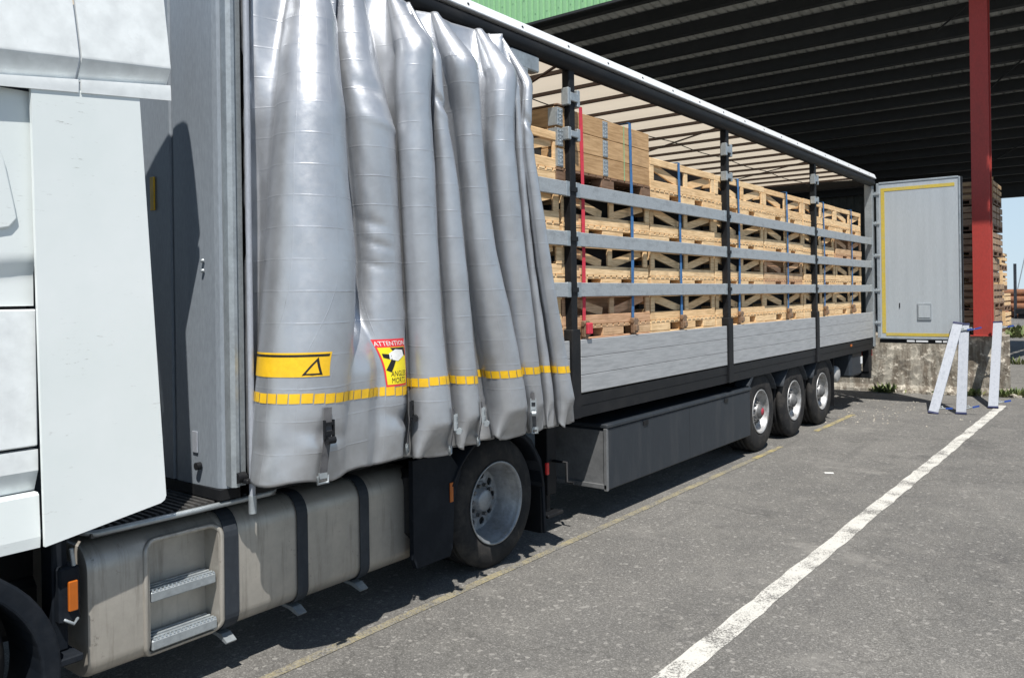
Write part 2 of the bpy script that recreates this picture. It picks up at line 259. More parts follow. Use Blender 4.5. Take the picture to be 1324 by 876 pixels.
# ------------------------------------------------------------------ mesh helpers
class MB:
    """collects shapes and links them as one mesh object"""
    def __init__(s): s.v = []; s.f = []; s.sm = []
    def add(s, vs, fs, smooth=False):
        o = len(s.v); s.v += [tuple(p) for p in vs]; s.f += [tuple(i + o for i in f) for f in fs]; s.sm += [smooth] * len(fs); return s
    def box(s, x0, x1, y0, y1, z0, z1):
        return s.add([(x0, y0, z0), (x1, y0, z0), (x1, y1, z0), (x0, y1, z0), (x0, y0, z1), (x1, y0, z1), (x1, y1, z1), (x0, y1, z1)],
                     [(3, 2, 1, 0), (4, 5, 6, 7), (0, 1, 5, 4), (1, 2, 6, 5), (2, 3, 7, 6), (3, 0, 4, 7)])
    def cbox(s, x0, x1, y0, y1, z0, z1, c=0.006):
        """box with bevelled edges"""
        X, Y, Z = (x0 + x1) / 2, (y0 + y1) / 2, (z0 + z1) / 2; hx, hy, hz = (x1 - x0) / 2, (y1 - y0) / 2, (z1 - z0) / 2
        c = min(c, hx * .45, hy * .45, hz * .45); bm = bmesh.new(); bmesh.ops.create_cube(bm, size=2)
        for v in bm.verts: v.co = Vector((v.co.x * hx + X, v.co.y * hy + Y, v.co.z * hz + Z))
        bmesh.ops.bevel(bm, geom=bm.edges[:], offset=c, segments=1, affect='EDGES'); bm.verts.index_update()
        s.add([v.co[:] for v in bm.verts], [[v.index for v in f.verts] for f in bm.faces]); bm.free(); return s
    def bar(s, p, q, w, h, up=(0, 0, 1)):
        """rectangular bar from p to q, w across, h along up"""
        p, q = Vector(p), Vector(q); d = (q - p).normalized(); a = d.cross(Vector(up))
        if a.length < 1e-4: a = d.cross(Vector((1, 0, 0)))
        a.normalize(); b = a.cross(d).normalized(); a *= w / 2; b *= h / 2
        vs = [p - a - b, p + a - b, p + a + b, p - a + b, q - a - b, q + a - b, q + a + b, q - a + b]
        return s.add(vs, [(0, 1, 2, 3), (7, 6, 5, 4), (0, 4, 5, 1), (1, 5, 6, 2), (2, 6, 7, 3), (3, 7, 4, 0)])
    def tube(s, pts, r, n=10, caps=True):
        pts = [Vector(p) for p in pts]; rs = r if isinstance(r, (list, tuple)) else [r] * len(pts); vs = []; fs = []
        t0 = (pts[1] - pts[0]).normalized(); a = t0.orthogonal().normalized()
        for i, p in enumerate(pts):
            t = (pts[min(i + 1, len(pts) - 1)] - pts[max(i - 1, 0)]).normalized(); a = (a - t * a.dot(t)).normalized(); b = t.cross(a)
            vs += [p + (a * math.cos(2 * PI * k / n) + b * math.sin(2 * PI * k / n)) * rs[i] for k in range(n)]
        for i in range(len(pts) - 1):
            fs += [(i * n + k, i * n + (k + 1) % n, (i + 1) * n + (k + 1) % n, (i + 1) * n + k) for k in range(n)]
        s.add(vs, fs, True)
        if caps: s.add(vs[:n][::-1], [tuple(range(n))]); s.add(vs[-n:], [tuple(range(n))])
        return s
    def lathe(s, prof, n=48, c=(0, 0, 0), smooth=True, closed=False):
        """profile of (x, r) turned about the x axis"""
        vs = []; fs = []; m = len(prof)
        for k in range(n):
            a = 2 * PI * k / n
            vs += [(c[0] + x, c[1] + r * math.cos(a), c[2] + r * math.sin(a)) for x, r in prof]
        for k in range(n):
            k2 = (k + 1) % n
            for i in range(m if closed else m - 1):
                j = (i + 1) % m; fs.append((k * m + i, k2 * m + i, k2 * m + j, k * m + j))
        return s.add(vs, fs, smooth)
    def prism(s, poly, axis, a, b):
        """extrude a 2-D outline along axis from a to b"""
        n = len(poly)
        def P(u, v, w): return {'x': (w, u, v), 'y': (u, w, v), 'z': (u, v, w)}[axis]
        vs = [P(u, v, a) for u, v in poly] + [P(u, v, b) for u, v in poly]
        return s.add(vs, [tuple(range(n))[::-1], tuple(range(n, 2 * n))] + [(i, (i + 1) % n, n + (i + 1) % n, n + i) for i in range(n)])
    def grid(s, fn, nu, nv, smooth=True):
        vs = [fn(i / nu, j / nv) for j in range(nv + 1) for i in range(nu + 1)]
        return s.add(vs, [(j * (nu + 1) + i, j * (nu + 1) + i + 1, (j + 1) * (nu + 1) + i + 1, (j + 1) * (nu + 1) + i) for j in range(nv) for i in range(nu)], smooth)
    def mesh(s, name):
        me = bpy.data.meshes.new(name); me.from_pydata(s.v, [], s.f); me.polygons.foreach_set('use_smooth', s.sm)
        bm = bmesh.new(); bm.from_mesh(me); bmesh.ops.recalc_face_normals(bm, faces=bm.faces[:]); bm.to_mesh(me); bm.free(); return me
def put(name, me, mat=None, parent=None, loc=None, rot=None, label=None):
    if isinstance(me, MB): me = me.mesh(name)
    if mat is not None and not me.materials: me.materials.append(MT[mat] if isinstance(mat, str) else mat)
    o = bpy.data.objects.new(name, me); col.objects.link(o); o.parent = parent
    if loc is not None: o.location = loc
    if rot is not None: o.rotation_euler = rot
    if label: o['label'] = label
    return o
def thing(name, loc, label, cat, group=None, rot=(0, 0, 0)):
    o = bpy.data.objects.new(name, None); col.objects.link(o); o.location = loc; o.rotation_euler = rot; o.empty_display_size = .1
    o['label'] = label; o['category'] = cat
    if group: o['group'] = group
    return o
def tag(o, label, cat, group=None):
    o['label'] = label; o['category'] = cat
    if group: o['group'] = group
    return o
def struct(name, me, mat): o = put(name, me, mat); o['kind'] = 'structure'; return o
def dup(o, parent=None):
    c = o.copy(); col.objects.link(c); c.parent = parent
    for ch in KIDS.get(o.name, []) or [k for k in o.children]: dup(ch, c)
    return c
KIDS = {}
def sstep(t): t = max(0, min(1, t)); return t * t * (3 - 2 * t)
# ------------------------------------------------------------------ ground
g = MB(); g.add([(-900, -300, 0), (900, -300, 0), (900, 2000, 0), (-900, 2000, 0)], [(0, 1, 2, 3)])
struct('ground', g, 'asphalt')
def line_sheet(name, pts, w, z, mat, step=0.25, wob=0.006):
    mb = MB(); vs = []; (x0, y0), (x1, y1) = pts; n = max(2, int((y1 - y0) / step))
    for i in range(n + 1):
        u = i / n; x = x0 + (x1 - x0) * u; y = y0 + (y1 - y0) * u
        vs += [(x - w / 2 + rnd.uniform(-wob, wob), y, z), (x + w / 2 + rnd.uniform(-wob, wob), y, z)]
    mb.add(vs, [(2 * i, 2 * i + 1, 2 * i + 3, 2 * i + 2) for i in range(n)]); return struct(name, mb, mat)
line_sheet('white_road_line', [(1.775, -6), (1.955, 14.4)], 0.145, 0.004, 'lwhite', .18, .009)
line_sheet('yellow_road_line', [(0.04, -3), (0.045, 7.4)], 0.075, 0.004, 'lyellow')
line_sheet('yellow_road_line', [(0.045, 7.42), (0.045, 8.4)], 0.075, 0.005, 'lyellow2')
line_sheet('yellow_road_line', [(0.045, 9.9), (0.05, 11.9)], 0.085, 0.004, 'lyellow2')
# loose grit beside the far wheels
gm = MB()
for _ in range(150):
    x = rnd.gauss(0.35, 0.55); y = rnd.uniform(10.8, 14.2); q = rnd.uniform(0.006, 0.02)
    if x < -0.4: x = -x
    gm.add([(x - q, y - q, 0.001), (x + q, y - q * .7, 0.001), (x + q * .3, y + q, 0.001), (x, y, q * rnd.uniform(.5, 1))], [(0, 1, 3), (1, 2, 3), (2, 0, 3)])
o = put('gravel', gm, 'concrete'); o['kind'] = 'stuff'; tag(o, 'pale loose grit scattered on the asphalt near the rear wheels and dock', 'gravel')
o = put('litter', MB().box(-.05, .05, -.02, .02, 0, .006), 'whiteprint', loc=(1.05, 7.1, .002), rot=(0, 0, .5)); tag(o, 'small pale scrap lying flat on the open asphalt', 'scrap')
# ------------------------------------------------------------------ trailer
TR = thing('semi_trailer', (0, 0, 0), 'silver curtain-sided trailer, side open, loaded with pine crates', 'trailer')
XW = -2.50
POST_Y = [3.4, 6.8, 10.18]
# front wall: rounded near corner, panel with pressed ribs
fw = MB()
prof = [(XW, 0.0), (-1.3, 0.0), (-1.29, .012), (-1.21, .012), (-1.20, 0), (-.585, 0), (-.575, .010), (-.55, .010), (-.54, 0), (-.40, 0.0), (-.28, .004), (-.15, .010), (-.12, .02), (-.098, .045)]
prof = prof + [(-.098, .14), (XW, .14)]
fw.prism(prof, 'z', 1.06, 4.10)
put('front_wall', fw, 'bulk', TR)
put('corner_pillar', MB().prism([(-.096, .028), (-.02, .012), (0, .03), (0, .05), (-.018, .055), (-.018, .10), (-.096, .10)], 'z', 1.08, 4.10), 'galv', TR)
put('base_rail', MB().box(XW + .02, -.1, -.006, .12, 1.0, 1.058), 'black', TR)
for zz in (2.32, 2.264): put('bolt', MB().lathe([(0, 0), (.012, 0), (.012, .009), (0, .012)], 8).mesh('bolt'), 'galv', TR, (-.245, -.001, zz), (0, 0, -PI / 2))
put('marker_plate', MB().cbox(-.79, -.745, -.010, -.001, 2.64, 2.84, .002), 'yellow', TR)
put('rating_plate', MB().cbox(-.37, -.32, -.008, -.001, 1.24, 1.36, .002), 'brightalu', TR)
pv = MB().tube([(-.30, -.002, 1.17), (-.30, -.03, 1.17)], .022, 10); put('socket', pv, 'black', TR)
# tensioner roller tube of the curtain
tb = MB().tube([(.035, .105, 1.02), (.035, .105, 4.06)], .017, 12); put('tensioner_tube', tb, 'brightalu', TR)
put('tube_end', MB().tube([(.035, .105, .93), (.035, .105, 1.03)], .022, 12), 'galv', TR)
lt = MB().cbox(-.12, .06, .055, .09, 1.10, 1.125).cbox(-.10, -.075, .04, .07, 1.12, 1.19).cbox(-.06, -.035, .04, .07, 1.12, 1.18).tube([(.0, .03, 1.13), (.0, .08, 1.13)], .03, 10)
put('latch', lt, 'black', TR)
put('thin_strip', MB().box(-.19, -.17, .141, .34, 1.24, 4.10), 'seam', TR)  # dark sheet added behind the pillar gap to paint in its shade
# roof rail
put('curtain_rail', MB().tube([(-.018, .02, 4.120), (-.018, 13.60, 4.120)], .072, 16), 'black', TR)
rr = MB().prism([(.055, 4.193), (.058, 4.200), (.030, 4.272), (.015, 4.284), (-.10, 4.288), (-.10, 4.193)], 'y', 0, 13.66); put('roof_rail', rr, 'rail', TR)
rv = MB()
for i in range(20): rv.tube([(.040, .65 + i * .66, 4.230), (.050, .65 + i * .66, 4.234)], .011, 8)
put('rivet_row', rv, 'seam', TR)
rr = MB().prism([(XW, 4.06), (XW - .03, 4.10), (XW - .03, 4.262), (XW + .05, 4.275), (XW + .1, 4.2)], 'y', 0, 13.66); put('roof_rail', rr, 'rail', TR)
def roof(u, v):
    y = .0 + 13.62 * v; x = -.09 + (XW + .15) * u; k = (y - 3.07 + 58.5) % .585 / .585
    return (x, y, 4.205 + .02 * math.sin(PI * u) - .012 * math.sin(PI * k) + .004 * math.sin(7 * u + 3 * y))
put('roof_tarpaulin', MB().grid(roof, 12, 200), 'tarp', TR)
for i in range(-5, 19):
    y = 3.07 + .585 * i
    if 0.1 < y < 13.5: put('roof_bow', MB().bar((XW + .04, y, 4.155), (-.07, y, 4.155), .030, .034), 'bow', TR)
for a, b in ((3.3, 4.4), (6.75, 7.9), (10.1, 11.4)):
    put('roof_brace', MB().bar((-.07, a, 4.10), (-1.9, b, 4.10), .03, .012), 'bow', TR)
cb = MB().tube([(-.9, .3 + i * .3, 4.09 - .03 * abs(math.sin(i * .55))) for i in range(44)], .006, 5); put('roof_cable', cb, 'black', TR)
# far side curtain, floor, chassis
def farc(u, v): y = .1 + 13.4 * u; return (XW + .0 + .015 * math.sin(y * 5), y, 1.05 + 3.05 * v)
put('far_side_curtain', MB().grid(farc, 90, 6), 'bulk', TR)
put('floor', MB().box(XW + .03, -.045, .145, 13.55, 1.17, 1.235), 'floor', TR)
put('side_rail', MB().box(-.06, -.004, .13, 13.62, 1.125, 1.218).box(-.035, -.008, .13, 13.62, 1.02, 1.122), 'black', TR)
put('side_rail', MB().box(XW, XW + .06, .13, 13.62, 1.05, 1.218), 'black', TR)
for x in (-.75, -1.75):
    put('chassis_beam', MB().box(x - .06, x + .06, .3, 13.5, 1.135, 1.16).box(x - .06, x + .06, .3, 13.5, .80, .825).box(x - .01, x + .01, .3, 13.5, .825, 1.135), 'black', TR)
cm = MB()
for i in range(26): cm.box(XW + .06, -.064, .55 + i * .51, .60 + i * .51, 1.06, 1.165)
put('cross_members', cm, 'black', TR)
# side posts
for k, y in enumerate(POST_Y):
    P = put('side_post', MB().cbox(-.075, .004, y - .045, y + .045, 1.24, 4.07, .008), 'black', TR)
    put('post_foot', MB().cbox(-.08, .022, y - .075, y + .062, 1.02, 1.80, .008), 'black', P)
    for zz, h in ((3.82, .15), (3.50, .11)):
        put('clamp', MB().cbox(-.05, .026, y - .095, y - .05, zz - h / 2, zz + h / 2).cbox(-.05, .026, y + .05, y + .095, zz - h / 2, zz + h / 2).cbox(.006, .03, y - .06, y + .06, zz - h * .25, zz + h * .25), 'galv', P)
    for zz in (3.02, 2.59, 2.145):
        put('slat_pocket', MB().box(.0045, .016, y - .05, y + .05, zz - .02, zz + .02), 'black', P)
for xa in (-.13, XW - .01): put('rear_pillar', MB().cbox(xa, xa + .142, 13.53, 13.66, 1.06, 4.19, .008), 'galv', TR)
put('rear_header', MB().cbox(XW + .133, -.131, 13.53, 13.65, 4.06, 4.19), 'black', TR)
put('rear_sill', MB().cbox(XW + .133, -.131, 13.53, 13.65, 1.06, 1.22), 'black', TR)
# slats and dropside boards per bay
ends = [.25] + POST_Y + [13.56]
for b in range(4):
    y0, y1 = ends[b] + .055, ends[b + 1] - .055
    if b == 3: y1 = 13.52
    for zz in (3.02, 2.59, 2.145):
        s_ = put('side_slat', MB().cbox(-.03, -.002, y0, y1, zz - .062, zz + .062, .005), 'slat', TR)
        for ya in (y0 - .004, y1 - .055): put('slat_end', MB().cbox(-.034, .004, ya, ya + .059, zz - .066, zz + .066, .004), 'galv', s_)
    y0, y1 = ends[b] + .09, ends[b + 1] - .09
    if b == 3: y1 = 13.53
    for i in range(3):
        z0 = 1.235 + .157 * i
        put('dropside_plank', MB().cbox(-.028, .003, y0, y1, z0, z0 + .1545, .004), 'alu', TR)
# rear door, swung right round and standing square to the side
DR = put('rear_door', MB().cbox(.10, 1.42, 13.64, 13.675, 1.24, 4.08, .004), 'door', TR, label='grey rear door swung open, edged with yellow tape')
put('door_edge', MB().cbox(.055, .10, 13.625, 13.69, 1.22, 4.10).cbox(1.42, 1.452, 13.625, 13.69, 1.22, 4.10).cbox(.10, 1.42, 13.63, 13.69, 4.08, 4.115).cbox(.10, 1.42, 13.63, 13.69, 1.205, 1.24), 'doorframe', DR)
put('door_seal', MB().box(1.4525, 1.475, 13.63, 13.70, 1.22, 4.10), 'black', DR)
for a in ((.135, .20, 1.31, 4.0), (.2005, 1.36, 3.94, 4.0), (.2005, 1.38, 1.262, 1.318)):
    put('reflective_strip', MB().box(a[0], a[1], 13.635, 13.6395, a[2], a[3]), 'tapeold', DR)
put('vent_plate', MB().cbox(.735, .965, 13.622, 13.6395, 1.56, 1.86, .006), 'doorframe', DR)
put('vent_plate', MB().cbox(.755, .945, 13.614, 13.6215, 1.60, 1.82, .004), 'door', DR)
put('latch', MB().cbox(.43, .445, 13.628, 13.6395, 1.78, 1.87, .003), 'black', DR)
for zz in (1.5, 2.1, 2.75, 3.35, 3.9):
    put('hinge', MB().cbox(-.02, .12, 13.605, 13.628, zz - .02, zz + .02, .004).tube([(.035, 13.64, zz - .045), (.035, 13.64, zz + .045)], .018, 8), 'galv', DR)
put('bumper_rubber', MB().cbox(.08, 1.45, 13.66, 13.74, 1.13, 1.20), 'black', DR)
for a, b in ((.55, .68), (.70, .90), (1.02, 1.12), (1.14, 1.24)): put('thin_strip', MB().cbox(a, b, 13.64, 13.659, 1.155, 1.19, .003), 'rail', DR)
# pallet box under the chassis
BX = put('pallet_box', MB().cbox(-.75, .0, 3.93, 7.42, .29, .86, .01), 'box', TR)
put('box_lid', MB().cbox(-.75, .012, 3.90, 7.44, .862, .90, .008), 'box', BX)
put('box_end', MB().cbox(-.72, -.03, 3.915, 3.928, .34, .84, .004), 'boxend', BX)
put('box_frame', MB().cbox(-.74, -.0, 3.895, 3.914, .30, .345, .004).cbox(-.03, .006, 3.895, 3.93, .285, .861, .004), 'boxend', BX)
for yy in (4.6, 6.6): put('box_latch', MB().cbox(.0, .012, yy, yy + .10, .80, .845, .003), 'black', BX)
put('box_seam', MB().box(.0, .0015, 5.655, 5.661, .30, .85), 'seam', BX)
put('box_hanger', MB().box(-.6, -.5, 4.3, 4.4, .901, 1.06).box(-.6, -.5, 6.8, 6.9, .901, 1.06), 'black', BX)
# landing leg
put('landing_leg', MB().cbox(-.42, -.28, 3.35, 3.49, .32, 1.06).cbox(-.38, -.32, 3.39, 3.45, .16, .34).cbox(-.46, -.24, 3.30, 3.54, .13, .16), 'black', TR)
put('landing_leg', MB().cbox(-2.22, -2.08, 3.35, 3.49, .16, 1.06), 'black', TR)
put('crank', MB().tube([(-.27, 3.42, .62), (-.12, 3.42, .62), (-.12, 3.42, .45), (-.05, 3.42, .45)], .014, 8), 'black', TR)
# ------------------------------------------------------------------ wheels
def tyre_mesh(R, rr, w):
    """outer face at x=0, going to -w"""
    sh = .045
    p = [(-.030, rr), (-.004, rr + .02), (.0, rr + .05), (.004, rr + (R - rr) * .45), (.0, rr + (R - rr) * .55), (-.004, R - .055), (-.022, R - .022), (-.04, R - .006)]
    nx = 5; a = -.045; b = -w + .045
    for i in range(nx):
        u0 = a + (b - a) * i / nx; u1 = a + (b - a) * (i + 1) / nx
        p += [(u0, R), (u1 + .014, R)]
        if i < nx - 1: p += [(u1 + .012, R - .014), (u1 + .002, R - .014)]
    p += [(-w + .022, R - .022), (-w, R - .08), (-w, rr + .04), (-w + .03, rr)]
    return MB().lathe(p, 72)
def holed_disc(mb, x, th, r0, r1, n, rh, seg=16):
    rm = (r0 + r1) / 2
    for k in range(n):
        a0 = 2 * PI * k / n; a1 = 2 * PI * (k + 1) / n; am = (a0 + a1) / 2; cy, cz = rm * math.cos(am), rm * math.sin(am)
        out = []; inn = []
        for i in range(seg):
            s_ = i / seg * 4; e = int(s_); q = s_ - e
            rr_, aa = [(r0, a0 + (a1 - a0) * q), (r0 + (r1 - r0) * q, a1), (r1, a1 + (a0 - a1) * q), (r1 + (r0 - r1) * q, a0)][e]
            Y, Z = rr_ * math.cos(aa), rr_ * math.sin(aa); out.append((x, Y, Z))
            d = math.atan2(Z - cz, Y - cy); inn.append((x - .004, cy + rh * math.cos(d), cz + rh * math.sin(d)))
        back = [(x - th, p[1], p[2]) for p in inn]
        mb.add(out + inn + back, [(i, (i + 1) % seg, seg + (i + 1) % seg, seg + i) for i in range(seg)] + [(seg + i, seg + (i + 1) % seg, 2 * seg + (i + 1) % seg, 2 * seg + i) for i in range(seg)], False)
# trailer wheel (outer face x=0)
tyre_t = tyre_mesh(.525, .285, .385).mesh('tyre'); tyre_t.materials.append(MT['rubber'])
rm = MB().lathe([(-.03, .285), (-.002, .292), (.002, .286), (-.002, .274), (-.03, .266), (-.08, .258), (-.105, .238), (-.105, .225)], 64)
holed_disc(rm, -.105, .03, .148, .225, 10, .029); rm.lathe([(-.105, .15), (-.07, .14), (-.065, .105), (-.02, .10)], 48)
rim_t = rm.mesh('rim'); rim_t.materials.append(MT['rim'])
hb = MB().lathe([(-.02, .10), (.0, .085), (.02, .05), (.022, 0)], 32)
for k in range(10):
    a = 2 * PI * k / 10; c = (.1225 * math.cos(a), .1225 * math.sin(a)); hb.tube([(-.07, *c), (-.035, *c)], .015, 6)
    a += .314; c = (.165 * math.cos(a), .165 * math.sin(a)); hb.tube([(-.105, *c), (-.07, *c)], .014, 6)
hub_t = hb.mesh('hub'); hub_t.materials.append(MT['hub'])
cap_m = MB().lathe([(.0, .062), (.012, .058), (.026, .045), (.030, 0)], 24).mesh('hub_cap'); cap_m.materials.append(MT['redhub'])
cap_k = cap_m.copy(); cap_k.materials.clear(); cap_k.materials.append(MT['hub'])
drum = MB().lathe([(-.13, .0), (-.13, .24), (-.36, .24), (-.36, .0)], 32).mesh('brake_drum'); drum.materials.append(MT['seam'])
for i, y in enumerate((7.95, 9.28, 10.60)):
    for side in (0, 1):
        loc = (-.06, y, .525) if side == 0 else (XW + .06, y, .525)
        W_ = put('wheel', drum, None, TR, loc, (rnd.uniform(0, 6), 0, PI * side))
        put('tyre', tyre_t, None, W_); put('rim', rim_t, None, W_)
        if side == 0: put('hub', hub_t, None, W_); put('hub_cap', cap_m if i == 0 else cap_k, None, W_)
    # half-moon mudguard
    def mg(u, v, y=y): a = math.radians(28 + 124 * u); return (-.42 + .38 * v, y + .60 * math.cos(a), .50 + .60 * math.sin(a))
    m_ = MB().grid(mg, 18, 1); mo = put('mudguard', m_, 'slate', TR); md = mo.modifiers.new('s', 'SOLIDIFY'); md.thickness = .012
    put('axle', MB().tube([(XW + .3, y, .525), (-.3, y, .525)], .065, 12), 'black', TR)
put('mudflap', MB().cbox(-.42, -.05, 7.30, 7.318, .42, 1.0), 'black', TR) if False else None
put('mudflap', MB().cbox(-.43, -.06, 11.22, 11.235, .22, 1.0, .004), 'black', TR)
put('guard_edge', MB().prism([(7.42, .86), (7.46, .92), (7.62, 1.06), (7.64, 1.10), (7.58, 1.10), (7.40, .92)], 'x', -.20, -.012), 'slate', TR)
tk = MB().lathe([(-.6, 0), (-.6, .11), (-.57, .14), (-.03, .14), (0, .11), (0, 0)], 24); put('air_tank', tk, 'bag', TR, (-.10, 11.62, .70))
for i in range(3): put('air_tank', MB().tube([(-.7, 11.95 + i * .0, .62 + i * .17), (-.7, 12.4, .62 + i * .17)], .06, 12), 'bag', TR)
cn = put('tool_box', MB().cbox(-.35, -.03, 12.12, 12.82, .60, 1.02, .04), 'slate', TR)
put('tool_box_lid', MB().cbox(-.34, -.02, 12.16, 12.78, .94, 1.035, .03), 'black', cn)
put('latch', MB().cbox(-.03, -.012, 12.72, 12.80, .80, .92, .004), 'rail', cn)
put('rear_bumper', MB().cbox(XW + .05, -.04, 13.40, 13.52, .48, .60).cbox(-.16, -.05, 13.38, 13.60, .60, 1.06).cbox(-.9, -.85, 13.38, 13.50, .6, 1.06), 'black', TR)
tl = put('tail_light', MB().cbox(-.42, -.05, 13.60, 13.66, .88, 1.0, .01), 'redlens', TR)
put('side_marker', MB().cbox(-.005, .006, 12.0, 12.09, 1.145, 1.185, .004), 'orange', TR)
# ------------------------------------------------------------------ the bunched curtain
TUBES = [
 (.20, 1.0, [(3.84, .511, .138), (3.3, .408, .181), (2.8, .39, .216), (2.35, .391, .256), (1.81, .352, .26), (1.25, .295, .253)]),
 (.20, .85, [(3.93, .836, .117), (3.62, .797, .133), (3.2, .845, .157), (2.85, .88, .152), (2.37, .925, .141), (1.84, .909, .169), (1.27, .882, .189)]),
 (.34, 1.0, [(3.82, 1.142, .126), (3.4, 1.073, .114), (2.86, 1.11, .11), (2.37, 1.138, .108), (1.77, 1.175, .114), (1.12, 1.222, .147)]),
 (.33, 1.0, [(3.7, 1.30, .036), (3.39, 1.315, .04), (2.97, 1.391, .068), (2.38, 1.439, .084), (1.84, 1.508, .092), (1.08, 1.582, .096)]),
 (.33, 1.0, [(3.7, 1.551, .111), (3.11, 1.642, .086), (2.39, 1.736, .101), (1.9, 1.869, .135), (1.53, 1.974, .137), (1.11, 2.036, .155)]),
 (.36, 1.0, [(3.92, 2.014, .123), (3.35, 1.903, .1), (2.55, 2.008, .107), (1.6, 2.198, .093), (1.09, 2.335, .063)]),
 (.33, 1.0, [(3.69, 2.136, .037), (2.77, 2.232, .028), (1.99, 2.378, .035), (1.46, 2.496, .041), (1.06, 2.543, .038)]),
 (.38, 1.0, [(3.87, 2.271, .043), (3.31, 2.197, .039), (2.41, 2.383, .06), (1.5, 2.617, .068), (1.09, 2.692, .087)])]
def tab(L, z):
    if z >= L[0][0]: return L[0][1], L[0][2]
    if z <= L[-1][0]: return L[-1][1], L[-1][2]
    for a, b in zip(L, L[1:]):
        if a[0] >= z >= b[0]:
            u = (a[0] - z) / (a[0] - b[0]); return a[1] + (b[1] - a[1]) * u, a[2] + (b[2] - a[2]) * u
def tube_at(i, z):
    xc, ax, L = TUBES[i]
    ys, rs = zip(*[tab(L, z + d) for d in (-.2, -.1, 0, .1, .2)]); y = sum(ys) / 5; r = sum(rs) / 5
    q = [max(0, min(1, (4.07 - z - d) / (.42 if i > 1 else .9))) for d in (-.035, 0, .035)]; x = xc * (.25 + .75 * sum(q) / 3)
    r *= 1 - (.78 if i > 1 else .3) * max(0, min(1, (z - 3.70) / .35))
    return x, y, r, ax
NT = len(TUBES)
def valley(i, z):
    """point between tube i-1 and tube i"""
    if i == 0: return (-.02, .20 + .02 * math.sin(3 * z))
    if i == NT:
        x, y, r, _ = tube_at(NT - 1, z); return (.03, y + r * .9)
    a = tube_at(i - 1, z); b = tube_at(i, z); y = (a[1] + a[2] * .8 + b[1] - b[2] * .8) / 2; x = .02
    if i == 1:
        k = sstep((2.25 - z) / .6); x = .02 + .36 * k; y = (a[1] + a[2] * .9 + b[1] - b[2] * .9) / 2
        x += .10 * sstep((z - 3.4) / .3)
    if i == 7: x = .18
    if i == 3: x = .06 + .05 * sstep((z - 3.2) / .5)
    if i == 5: x = .10 - .05 * sstep((z - 2) / 1)
    return (x, y)
# (tube, u, z, du, dz, depth): creases and dents where folds buckle
DENTS = [(1, .72, 3.22, .10, .05, .05), (1, .50, 3.14, .2, .03, -.010), (3, .5, 3.34, .22, .03, .04), (3, .55, 3.26, .2, .03, -.014), (5, .3, 3.30, .12, .12, .015), (2, .3, 3.2, .12, .15, .018),
         (7, .5, 3.34, .3, .035, .04), (7, .5, 3.27, .3, .03, -.014), (4, .3, 3.3, .12, .15, .02),
         (0, .84, 2.25, .06, .25, .035), (0, .22, 3.35, .08, .10, .02), (0, .70, 1.36, .16, .05, .022), (1, .40, 1.36, .2, .045, .024), (1, .62, 1.98, .10, .05, -.010), (1, .3, 2.55, .10, .03, .012), (1, .34, 2.42, .10, .02, .012), (1, .3, 2.30, .10, .02, .01), (1, .42, 3.35, .12, .04, .012)]
def cpt(t, z):
    t = max(0, min(NT + .9999, t)); i = int(t) - 1; u = t - int(t)
    if i < 0:   # slack strip between the tensioner tube and the first fold
        a = (.03, .118); b = valley(0, z); x = a[0] + (b[0] - a[0]) * u - .11 * math.sin(PI * u); y = a[1] + (b[1] - a[1]) * u
        q = sstep((z - 2.9) / .3) * sstep((3.85 - z) / .3)
        return Vector((x + (.02 * math.sin(3.1 * z) + .014 * math.sin(13 * z + 4 * u) + .008 * math.sin(31 * z - 9 * u) + .06 * q) * math.sin(PI * u), y + .08 * u * 0, z))
    x, y, r, ax = tube_at(i, z); va = valley(i, z); vb = valley(i + 1, z)
    fl = max(0, min(1, (1.30 - z) / .20)); ry = r * (1 + .14 * fl); rx = r * ax * (1 - (.15 if i < 2 else .55) * fl)
    k = sstep((2.25 - z) / .6); A0 = {0: 128, 1: 118 - 78 * k}.get(i, 148); A1 = {0: 128 - 88 * k}.get(i, 148)
    def arc(f): f = math.radians(f); return Vector((x + rx * math.cos(f), y + ry * math.sin(f)))
    if u < .14: q = u / .14; p = Vector(va) * (1 - q) + arc(-A0) * q
    elif u > .86: q = (u - .86) / .14; p = arc(A1) * (1 - q) + Vector(vb) * q
    else: p = arc(-A0 + (A0 + A1) * (u - .14) / .72)
    # the hem is pinched: a pleat pushed in at its middle with two sharp lobes
    if i > 0:
        w_ = max(0, 1 - abs(u - .5 - .05 * math.sin(3 * i)) / .13); p.x -= .12 * fl * w_ * min(1, r / .1)
    nrm = (p - Vector((x - .05, y))); nrm = nrm.normalized() if nrm.length > 1e-5 else Vector((1, 0))
    env = math.sin(PI * u) ** .6
    d = .0012 * math.sin(9 * z + 7 * t) + .0012 * math.sin(23 * z + 11 * t * t) + .003 * math.sin(4.3 * z - 5 * t + 1.3)
    d += .004 * fl * math.sin(31 * u + 9 * i) * math.sin(40 * z)
    for (ti, tu, tz, du, dz, dp) in DENTS:
        if ti == i:
            e = ((u - tu) / du) ** 2 + ((z - tz + .25 * (u - tu)) / dz) ** 2
            if e < 8: d -= dp * math.exp(-e) * min(1, r / .1)
    p = p + nrm * d * env
    return Vector((p.x, p.y, z))
def hem(t):
    i = t % 1; return (1.13 if t < 3 else 1.075) + (.022 if t < 3 else .040) * (1 - abs(2 * abs(i - .5) - .45) * 2.2) * (1 if t > 3 else -.6) + .008 * math.sin(17 * t)
def ctop(t): return 4.045 + .0 * t
NU = 30; cols = [k / NU for k in range(0, int((NT + 1) * NU) + 1)]; cols[-1] = NT + .9999; NV = 150
arc = [0.0]
for a, b in zip(cols, cols[1:]): arc.append(arc[-1] + (cpt(b, 2.0) - cpt(a, 2.0)).length)
vs = []; uvs = []
